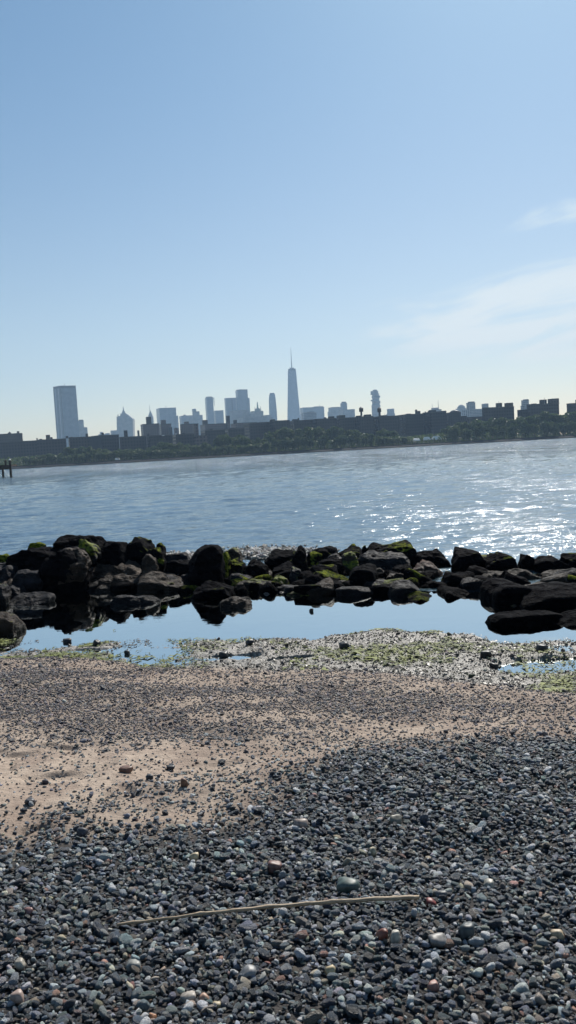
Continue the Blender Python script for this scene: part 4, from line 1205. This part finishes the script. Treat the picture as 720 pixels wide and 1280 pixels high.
building('brick_building', 'apartment block', 'dark brick block with a wide roof box next to the first roof tank', 830, (418, 446, 523), [(RB, 421, 431.6, 519, 'brick_dark')], 'brick_dark', group=g)
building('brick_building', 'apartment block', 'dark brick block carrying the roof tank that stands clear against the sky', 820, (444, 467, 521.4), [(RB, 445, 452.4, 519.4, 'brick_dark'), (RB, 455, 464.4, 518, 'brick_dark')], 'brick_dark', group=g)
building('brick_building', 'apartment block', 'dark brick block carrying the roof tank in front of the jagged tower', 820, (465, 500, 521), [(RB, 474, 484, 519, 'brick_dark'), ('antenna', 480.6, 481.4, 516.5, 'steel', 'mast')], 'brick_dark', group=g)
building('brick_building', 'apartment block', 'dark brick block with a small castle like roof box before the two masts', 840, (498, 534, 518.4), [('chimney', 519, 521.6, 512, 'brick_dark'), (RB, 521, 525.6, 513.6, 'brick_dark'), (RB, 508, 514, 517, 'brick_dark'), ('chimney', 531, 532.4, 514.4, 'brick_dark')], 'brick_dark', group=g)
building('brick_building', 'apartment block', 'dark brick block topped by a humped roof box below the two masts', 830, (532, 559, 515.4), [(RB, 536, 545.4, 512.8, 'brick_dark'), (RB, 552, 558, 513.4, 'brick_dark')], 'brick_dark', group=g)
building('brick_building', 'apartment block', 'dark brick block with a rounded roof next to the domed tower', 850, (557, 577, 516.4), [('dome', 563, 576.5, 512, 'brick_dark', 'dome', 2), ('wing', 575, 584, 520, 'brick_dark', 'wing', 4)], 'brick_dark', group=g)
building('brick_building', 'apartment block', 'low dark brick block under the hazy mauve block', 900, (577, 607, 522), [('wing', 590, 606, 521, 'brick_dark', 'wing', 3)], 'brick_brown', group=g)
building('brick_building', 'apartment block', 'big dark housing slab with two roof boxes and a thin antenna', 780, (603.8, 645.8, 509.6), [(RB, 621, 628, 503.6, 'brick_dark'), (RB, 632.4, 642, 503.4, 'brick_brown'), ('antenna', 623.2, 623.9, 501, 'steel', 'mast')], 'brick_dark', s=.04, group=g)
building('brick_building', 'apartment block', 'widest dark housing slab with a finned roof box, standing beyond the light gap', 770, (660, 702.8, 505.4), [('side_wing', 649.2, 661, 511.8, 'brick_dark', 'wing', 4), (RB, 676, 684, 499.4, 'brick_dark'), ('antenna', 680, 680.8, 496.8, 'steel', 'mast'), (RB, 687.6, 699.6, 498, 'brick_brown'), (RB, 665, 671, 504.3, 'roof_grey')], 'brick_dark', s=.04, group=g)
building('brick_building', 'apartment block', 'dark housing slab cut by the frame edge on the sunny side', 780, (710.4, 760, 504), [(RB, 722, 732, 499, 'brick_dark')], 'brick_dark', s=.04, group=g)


def water_tower(px0, px1, top, tb, foot, d, label):
    X0, X1, Z1 = box_from(px0, px1, top, d)
    Zb, Zf = at((px0 + px1) / 2, tb, d).z, at((px0 + px1) / 2, foot, d).z
    cx_, r_ = (X0 + X1) / 2, (X1 - X0) / 2
    org = (cx_, d + r_, Zf)
    e = empty('water_tower', org); tag(e, label, 'water tower', 'rooftop water towers')
    lathe('tank', [(r_, Zb), (r_, Z1 - (Z1 - Zb) * .2)], (cx_, d + r_), M['tank_wood'], e, org, 14)
    lathe('roof', [(r_ * 1.1, Z1 - (Z1 - Zb) * .2 + .01), (r_ * .1, Z1 + .6)], (cx_, d + r_), M['dark_trim'], e, org, 14)
    for a in range(4):
        an = R(45 + 90 * a); xx, yy_ = cx_ + r_ * .42 * math.cos(an), d + r_ + r_ * .42 * math.sin(an)
        lathe('leg', [(.32, Zf), (.32, Zb)], (xx, yy_), M['dark_trim'], e, org, 6)
    lathe('standpipe', [(.4, Zf), (.4, Zb)], (cx_, d + r_), M['dark_trim'], e, org, 6)


water_tower(448.8, 454.2, 509, 514.6, 520, 822, 'dark round roof tank on a stalk standing clear against the sky')
water_tower(471.8, 476.6, 509.4, 515, 521, 822, 'dark round roof tank on a stalk in front of the jagged tower')


# ------------------------------------------------------------------ trees of the far bank
def crown_mesh(seed, n=2600):
    rr = np.random.default_rng(seed)
    nb = rr.integers(7, 12)
    cen = rr.normal(0, 1, (nb, 3)); cen /= np.linalg.norm(cen, axis=1)[:, None]
    cen *= rr.uniform(.25, .62, (nb, 1)); cen[:, 2] *= .85
    rad = rr.uniform(.28, .5, nb)
    k = rr.integers(0, nb, n)
    v = rr.normal(0, 1, (n, 3)); v /= np.linalg.norm(v, axis=1)[:, None]
    c = cen[k] + v * (rad[k] * rr.uniform(.55, 1.08, n) ** .5)[:, None]
    s = rr.uniform(.045, .11, n)
    a = rr.normal(0, 1, (n, 3)); a /= np.linalg.norm(a, axis=1)[:, None]
    b = np.cross(a, rr.normal(0, 1, (n, 3))); b /= np.linalg.norm(b, axis=1)[:, None]
    V = np.stack([c - a * s[:, None], c + b * s[:, None] * .7, c + a * s[:, None], c - b * s[:, None] * .7], 1).reshape(-1, 3)
    V[:, 2] += 1.0
    me = bpy.data.meshes.new('crown'); F = np.arange(4 * n).reshape(n, 4)
    me.from_pydata(V.tolist(), [], F.tolist()); me.materials.append(M['leaves'])
    return me


def trunk_mesh(seed):
    rr = random.Random(seed)
    V, F = [], []

    def limb(p, q, r0_, r1_, seg=6):
        b0 = len(V)
        dz = (q - p).normalized(); ax = dz.orthogonal().normalized(); ay = dz.cross(ax)
        for P_, r_ in ((p, r0_), (q, r1_)):
            for j in range(seg):
                a = j / seg * 2 * math.pi
                V.append(P_ + ax * math.cos(a) * r_ + ay * math.sin(a) * r_)
        for j in range(seg): F.append([b0 + j, b0 + (j + 1) % seg, b0 + seg + (j + 1) % seg, b0 + seg + j])
        F.append([b0 + seg + j for j in range(seg)])
    fork = Vector((rr.uniform(-.03, .03), 0, .55))
    limb(Vector((0, 0, -.25)), fork, .055, .035)
    for k_ in range(5):
        a = k_ * 1.3 + rr.random()
        limb(fork - Vector((0, 0, .08)), fork + Vector((math.cos(a) * .4, math.sin(a) * .4, rr.uniform(.3, .7))), .026, .008)
    me = bpy.data.meshes.new('trunk'); me.from_pydata([tuple(v) for v in V], [], F); me.materials.append(M['bark'])
    return me


CROWNS = [crown_mesh(i) for i in range(7)]
TRUNKS = [trunk_mesh(i) for i in range(4)]
tree0 = None
def tree(px, top, d, wpx, label, i, name='tree', cat='tree'):
    P = at(px, top, d)
    base = GZ + .1
    Hh = (P.z - base) * (1.24 if name == 'tree' else 1.1)
    W = wpx / 2 * d / FPX
    e = empty(name, (P.x, d, base)); tag(e, label, cat, 'trees along the far bank')
    cr = bpy.data.objects.new('crown', CROWNS[i % 7]); tk = bpy.data.objects.new('trunk', TRUNKS[i % 4])
    for o in (cr, tk):
        COL.objects.link(o); o.parent = e
    ch = Hh * .46
    cr.scale = (W * 1.3, W * 1.25, ch); cr.location = (0, 0, Hh - ch * 2.0 + ch * .05)
    tk.scale = (Hh * .5, Hh * .5, Hh * .62); tk.location = (0, 0, Hh * .12)
    e.rotation_euler = (0, 0, i * 1.7)


tr_ = random.Random(4)
# (x range in the photo, tree top at both ends, count, distance, label)
GR = [
    (46, 80, 571, 568, 7, 672, 13, 'small thin tree low on the bank between the pier and the first full trees'),
    (82, 106, 561, 561, 4, 676, 15, 'leafy tree in the clump under the wide glass tower'),
    (110, 140, 560, 564, 5, 676, 13, 'tree in the low clump below the narrow light gap'),
    (148, 190, 563, 561, 7, 676, 12, 'low tree on the bank below the stone skyscraper'),
    (192, 240, 556, 556, 7, 680, 15, 'tree on the bank below the two mauve blocks'),
    (244, 266, 557, 554, 4, 672, 12, 'small pale tree before the lighter brick block'),
    (268, 308, 546, 546, 6, 690, 16, 'tree with a lumpy crown below the mauve block with a chimney'),
    (310, 332, 552, 548, 3, 680, 12, 'dark tree in the dip between two taller groups of crowns'),
    (334, 374, 542, 537, 5, 700, 19, 'large full tree in the dense wood under the tallest skyscraper'),
    (378, 448, 536, 538, 8, 700, 20, 'large full tree in the dense wood beyond the tallest skyscraper'),
    (452, 468, 543, 544, 2, 690, 13, 'darker tree at the end of the dense wood below the first roof tank'),
    (474, 494, 538, 540, 3, 690, 14, 'bushy tree standing apart under the jagged tower'),
    (500, 516, 551, 550, 3, 672, 11, 'low shrubby tree next to the white canopies'),
    (556, 590, 533, 530, 5, 690, 18, 'rounded tree under the domed tower'),
    (594, 648, 528, 524, 7, 700, 20, 'tall tree in front of the housing slab with the thin antenna'),
    (650, 700, 522, 519, 7, 700, 21, 'tall tree in front of the widest housing slab'),
    (706, 740, 516, 519, 4, 700, 19, 'tall tree at the frame edge rising into the gap between slabs'),
]
ti = 0
for x0, x1, t0, t1, cnt, d, wpx, lab in GR:
    for k_ in range(cnt):
        f_k = (k_ + .5) / cnt
        px_ = x0 + (x1 - x0) * f_k + tr_.uniform(-1.5, 1.5)
        tp = t0 + (t1 - t0) * f_k + tr_.uniform(-1.0, 2.4)
        tree(px_, tp, d + tr_.uniform(-6, 8), wpx * tr_.uniform(.85, 1.2), lab, ti); ti += 1
# lower trees and bushes along the water's edge
for i in range(86):
    px_ = 30 + i * 8.2 + tr_.uniform(-3, 3)
    if 505 < px_ < 556: continue
    shore = 585 - .0556 * px_
    hgt = tr_.uniform(9, 14) + (8 if px_ > 560 else 0) + (5 if 330 < px_ < 470 else 0)
    tree(px_, shore - hgt, 664 + tr_.uniform(-3, 4), tr_.uniform(9, 14), 'low bushy tree in the front row right along the far waterline', ti, 'bush', 'bush'); ti += 1
# a dark shrub belt behind them that nobody could count
rr = np.random.default_rng(8)
n = 26000
sx_ = rr.uniform(-300, 300, n); sy_ = rr.uniform(660, 700, n); sz_ = GZ + rr.uniform(0, 1, n) ** 1.3 * (5.5 + 3 * n2(sx_, sy_, .08, 2, 5))
sz2 = rr.uniform(.35, .8, n)
a = rr.normal(0, 1, (n, 3)); a /= np.linalg.norm(a, axis=1)[:, None]
b = np.cross(a, rr.normal(0, 1, (n, 3))); b /= np.linalg.norm(b, axis=1)[:, None]
c = np.stack([sx_, sy_, sz_], 1)
V = np.stack([c - a * sz2[:, None], c + b * sz2[:, None], c + a * sz2[:, None], c - b * sz2[:, None]], 1).reshape(-1, 3)
und = mesh('undergrowth', V, np.arange(4 * n).reshape(n, 4).tolist(), M['leaves']); tag(und, kind='stuff')

# white canopies and a van on the far bank
def canopy(px0, px1, top, bot, d, label):
    X0, X1, Z1 = box_from(px0, px1, top, d); Zb = at((px0 + px1) / 2, bot, d).z
    org = ((X0 + X1) / 2, d, GZ); e = empty('canopy', org); tag(e, label, 'canopy', 'white canopies on the far bank')
    w = X1 - X0; dd = 4.0; rise = Z1 - Zb
    V = [(-w / 2, 0, Zb - GZ), (w / 2, 0, Zb - GZ), (w / 2, dd, Zb - GZ), (-w / 2, dd, Zb - GZ), (-w * .3, dd / 2, Z1 - GZ), (w * .3, dd / 2, Z1 - GZ)]
    mesh('canopy_roof', V, [[0, 1, 5, 4], [2, 3, 4, 5], [1, 2, 5], [3, 0, 4], [3, 2, 1, 0]], M['canvas_white'], e)
    plan_prism('valance', [(X0, d - .05), (X1, d - .05), (X1, d + .05), (X0, d + .05)], Zb - .8, Zb, M['canvas_white'], e, origin=org)
    for sx2 in (-1, 1):
        for y_ in (.2, dd - .2):
            lathe('post', [(.08, GZ), (.08, Zb)], (org[0] + sx2 * (w / 2 - .15), d + y_), M['steel'], e, org, 6)


canopy(516.5, 525.5, 547.6, 550, 662, 'small white canopy nearest the shrubby tree, lowest of the three')
canopy(529, 538.5, 546, 549, 664, 'middle white canopy of the three on the far bank')
canopy(540, 552, 545, 548.4, 665, 'longest white canopy of the three, beside the rounded trees')
d = 660
X0, X1, Z1 = box_from(143.6, 149.6, 569.6, d)
org = ((X0 + X1) / 2, d, GZ + .1)
e = empty('parked_van', org); tag(e, 'tiny white van parked on the far bank below the narrow light gap', 'van')
L = (X1 - X0)
prism_xz('body', [(X0, GZ + .55), (X1, GZ + .55), (X1, GZ + 1.2), (X1 - .35, GZ + 1.35), (X1 - .8, GZ + 2.1), (X0 + .1, GZ + 2.2)], d - 1, d + 1, M['white_paint'], e, org)
prism_xz('window', [(X1 - 1.5, GZ + 1.4), (X1 - .55, GZ + 1.4), (X1 - .9, GZ + 2.0), (X1 - 1.5, GZ + 2.0)], d - 1.02, d - 1.0, M['van_glass'], e, org)
for wx in (X0 + .7, X1 - .7):
    V, F = [], []
    for yk in (-1.03, -.8):
        for j in range(14):
            a = j / 14 * 6.283; V.append((wx + .36 * math.cos(a) - org[0], yk, .36 + .36 * math.sin(a)))
    F = [[j, (j + 1) % 14, 14 + (j + 1) % 14, 14 + j] for j in range(14)] + [list(range(14))[::-1], list(range(14, 28))]
    mesh('wheel', V, F, M['tyre'], e)

# pier at the frame edge
d = 180
P = at(14, 590, d)
org = (P.x, d, 0)
e = empty('pier', org); tag(e, 'short dark wooden pier with stout piles reaching in from the frame edge', 'pier')
zd = at(8, 582, d).z
def bx(name, x0, x1, y0, y1, z0, z1, mat, par):
    plan_prism(name, [(x0, y0), (x1, y0), (x1, y1), (x0, y1)], z0, z1, mat, par, origin=org)
bx('deck', P.x - 16, P.x - .2, d, d + 5, zd - .25, zd + .15, M['pier_wood'], e)
bx('fender_beam', P.x - 16, P.x - .25, d - .3, d - .01, zd - .75, zd - .2, M['pier_wood'], e)
for k_ in range(5):
    for yk in (0, 4.6):
        lathe('pile', [(.24, -1.4), (.23, zd - .3)], (P.x - 3.4 - k_ * 3.1, d + .3 + yk), M['pier_wood'], e, org, 10, True)
lathe('corner_pile', [(.25, -1.4), (.25, zd + .8), (.22, zd + 1.1)], (P.x, d - .3), M['pier_wood'], e, org, 12, True)
ct = lathe('pile_cap', [(.26, zd + 1.1), (.24, zd + 1.22), (.05, zd + 1.4)], (P.x, d - .3), M['white_paint'], e, org, 12, True)
lathe('mooring_post', [(.16, zd), (.16, zd + .7), (.22, zd + .75), (.2, zd + 1.1), (.05, zd + 1.2)], (P.x - 1.25, d + .6), M['pier_wood'], e, org, 10, True)

# ------------------------------------------------------------------ haze
hz = bpy.data.materials.new('haze_air'); hz.use_nodes = True
nt = hz.node_tree; nt.nodes.clear()
ho = nt.nodes.new('ShaderNodeOutputMaterial'); pv = nt.nodes.new('ShaderNodeVolumePrincipled')
pv.inputs['Color'].default_value = (.52, .74, 1.0, 1); pv.inputs['Density'].default_value = 1.15e-4
pv.inputs['Anisotropy'].default_value = .1
nt.links.new(pv.outputs[0], ho.inputs['Volume'])
x0, x1, y0, y1, z0, z1 = -3000, 3000, -40, 5500, -2.6, 620
V = [(x, y, z) for z in (z0, z1) for y in (y0, y1) for x in (x0, x1)]
haze = mesh('haze', V, [[0, 2, 3, 1], [4, 5, 7, 6], [0, 1, 5, 4], [2, 6, 7, 3], [0, 4, 6, 2], [1, 3, 7, 5]], hz)
tag(haze, kind='stuff')

# ------------------------------------------------------------------ sky and sun
SUN_AZ, SUN_EL = 20.0, 42.0      # azimuth east of +Y
w = bpy.data.worlds.new('World'); sc.world = w; w.use_nodes = True
nt = w.node_tree; nt.nodes.clear()
N_ = lambda k: nt.nodes.new(k)
L_ = nt.links.new
wo = N_('ShaderNodeOutputWorld'); bg = N_('ShaderNodeBackground'); bg.inputs['Strength'].default_value = .078
sky = N_('ShaderNodeTexSky'); sky.sky_type = 'NISHITA'; sky.sun_disc = False
sky.sun_elevation = R(SUN_EL); sky.sun_rotation = R(SUN_AZ)
sky.air_density = 1.0; sky.dust_density = .5; sky.ozone_density = 1.5
tc_ = N_('ShaderNodeTexCoord'); sp_ = N_('ShaderNodeSeparateXYZ'); L_(tc_.outputs['Generated'], sp_.inputs[0])
def wm(op, a, b=None, c=None):
    nd = N_('ShaderNodeMath'); nd.operation = op
    for i, q in enumerate((a, b, c)):
        if q is None: continue
        if isinstance(q, (int, float)): nd.inputs[i].default_value = q
        else: L_(q, nd.inputs[i])
    return nd.outputs[0]
az = wm('ARCTAN2', sp_.outputs[0], sp_.outputs[1]); el = wm('ARCSINE', sp_.outputs[2])
comb = N_('ShaderNodeCombineXYZ'); L_(wm('MULTIPLY', az, 5.0), comb.inputs[0]); L_(wm('MULTIPLY', wm('ADD', el, wm('MULTIPLY', az, -.16)), 26.0), comb.inputs[1])
cn = N_('ShaderNodeTexNoise'); L_(comb.outputs[0], cn.inputs['Vector']); cn.inputs['Scale'].default_value = 1.5; cn.inputs['Detail'].default_value = 7; cn.inputs['Roughness'].default_value = .55; cn.inputs['Distortion'].default_value = .5
def wblob(ca, ce, ra, re, tilt):
    dx = wm('DIVIDE', wm('SUBTRACT', az, R(ca)), R(ra))
    dy = wm('DIVIDE', wm('SUBTRACT', wm('SUBTRACT', el, R(ce)), wm('MULTIPLY', wm('SUBTRACT', az, R(ca)), tilt)), R(re))
    q = wm('ADD', wm('MULTIPLY', dx, dx), wm('MULTIPLY', dy, dy))
    return wm('MAXIMUM', wm('SUBTRACT', 1.0, q), 0.0)
cl = wm('ADD', wblob(22, 8.6, 20, 3.4, .08), wm('MULTIPLY', wblob(23, 14.2, 10, 1.0, .1), .8))
cl = wm('ADD', cl, wm('MULTIPLY', wblob(24, 5.0, 13, 1.6, .0), .45))
mr = N_('ShaderNodeMapRange'); mr.interpolation_type = 'SMOOTHSTEP'; L_(wm('ADD', cn.outputs[0], wm('MULTIPLY', cl, .32)), mr.inputs[0]); mr.inputs[1].default_value = .53; mr.inputs[2].default_value = .80
cm = wm('MULTIPLY', mr.outputs[0], wm('MINIMUM', wm('MULTIPLY', cl, 1.6), 1.0))
mx = N_('ShaderNodeMix'); mx.data_type = 'RGBA'; L_(wm('MULTIPLY', cm, .62), mx.inputs[0]); L_(sky.outputs[0], mx.inputs[6]); mx.inputs[7].default_value = (10.5, 10.6, 10.4, 1)
tn = N_('ShaderNodeMix'); tn.data_type = 'RGBA'; tn.blend_type = 'MULTIPLY'; tn.inputs[0].default_value = 1
tr2 = N_('ShaderNodeMapRange'); tr2.interpolation_type = 'SMOOTHSTEP'; L_(el, tr2.inputs[0]); tr2.inputs[1].default_value = R(0); tr2.inputs[2].default_value = R(30)
tm = N_('ShaderNodeMix'); tm.data_type = 'RGBA'; L_(tr2.outputs[0], tm.inputs[0]); tm.inputs[6].default_value = (1.08, 1.0, .92, 1); tm.inputs[7].default_value = (.70, .915, .97, 1)
L_(mx.outputs[2], tn.inputs[6]); L_(tm.outputs[2], tn.inputs[7])
L_(tn.outputs[2], bg.inputs[0]); L_(bg.outputs[0], wo.inputs[0])

sl = bpy.data.lights.new('sun', 'SUN'); sl.energy = 5.0; sl.angle = R(.53); sl.color = (1.0, .95, .87)
so = bpy.data.objects.new('sun', sl); COL.objects.link(so)
dirv = Vector((math.sin(R(SUN_AZ)) * math.cos(R(SUN_EL)), math.cos(R(SUN_AZ)) * math.cos(R(SUN_EL)), math.sin(R(SUN_EL))))
so.rotation_euler = dirv.to_track_quat('Z', 'Y').to_euler(); so.location = dirv * 50

vs = sc.view_settings
vs.view_transform = 'Standard'; vs.look = 'None'; vs.gamma = 1; vs.use_curve_mapping = False; vs.exposure = 0.32
sc.render.engine = 'CYCLES'
cy = sc.cycles
cy.max_bounces = 6; cy.diffuse_bounces = 2; cy.glossy_bounces = 3; cy.transmission_bounces = 2; cy.volume_bounces = 1; cy.transparent_max_bounces = 4
cy.use_denoising = True; cy.sample_clamp_direct = 30.0; cy.sample_clamp_indirect = 4.0; cy.caustics_reflective = False; cy.caustics_refractive = False
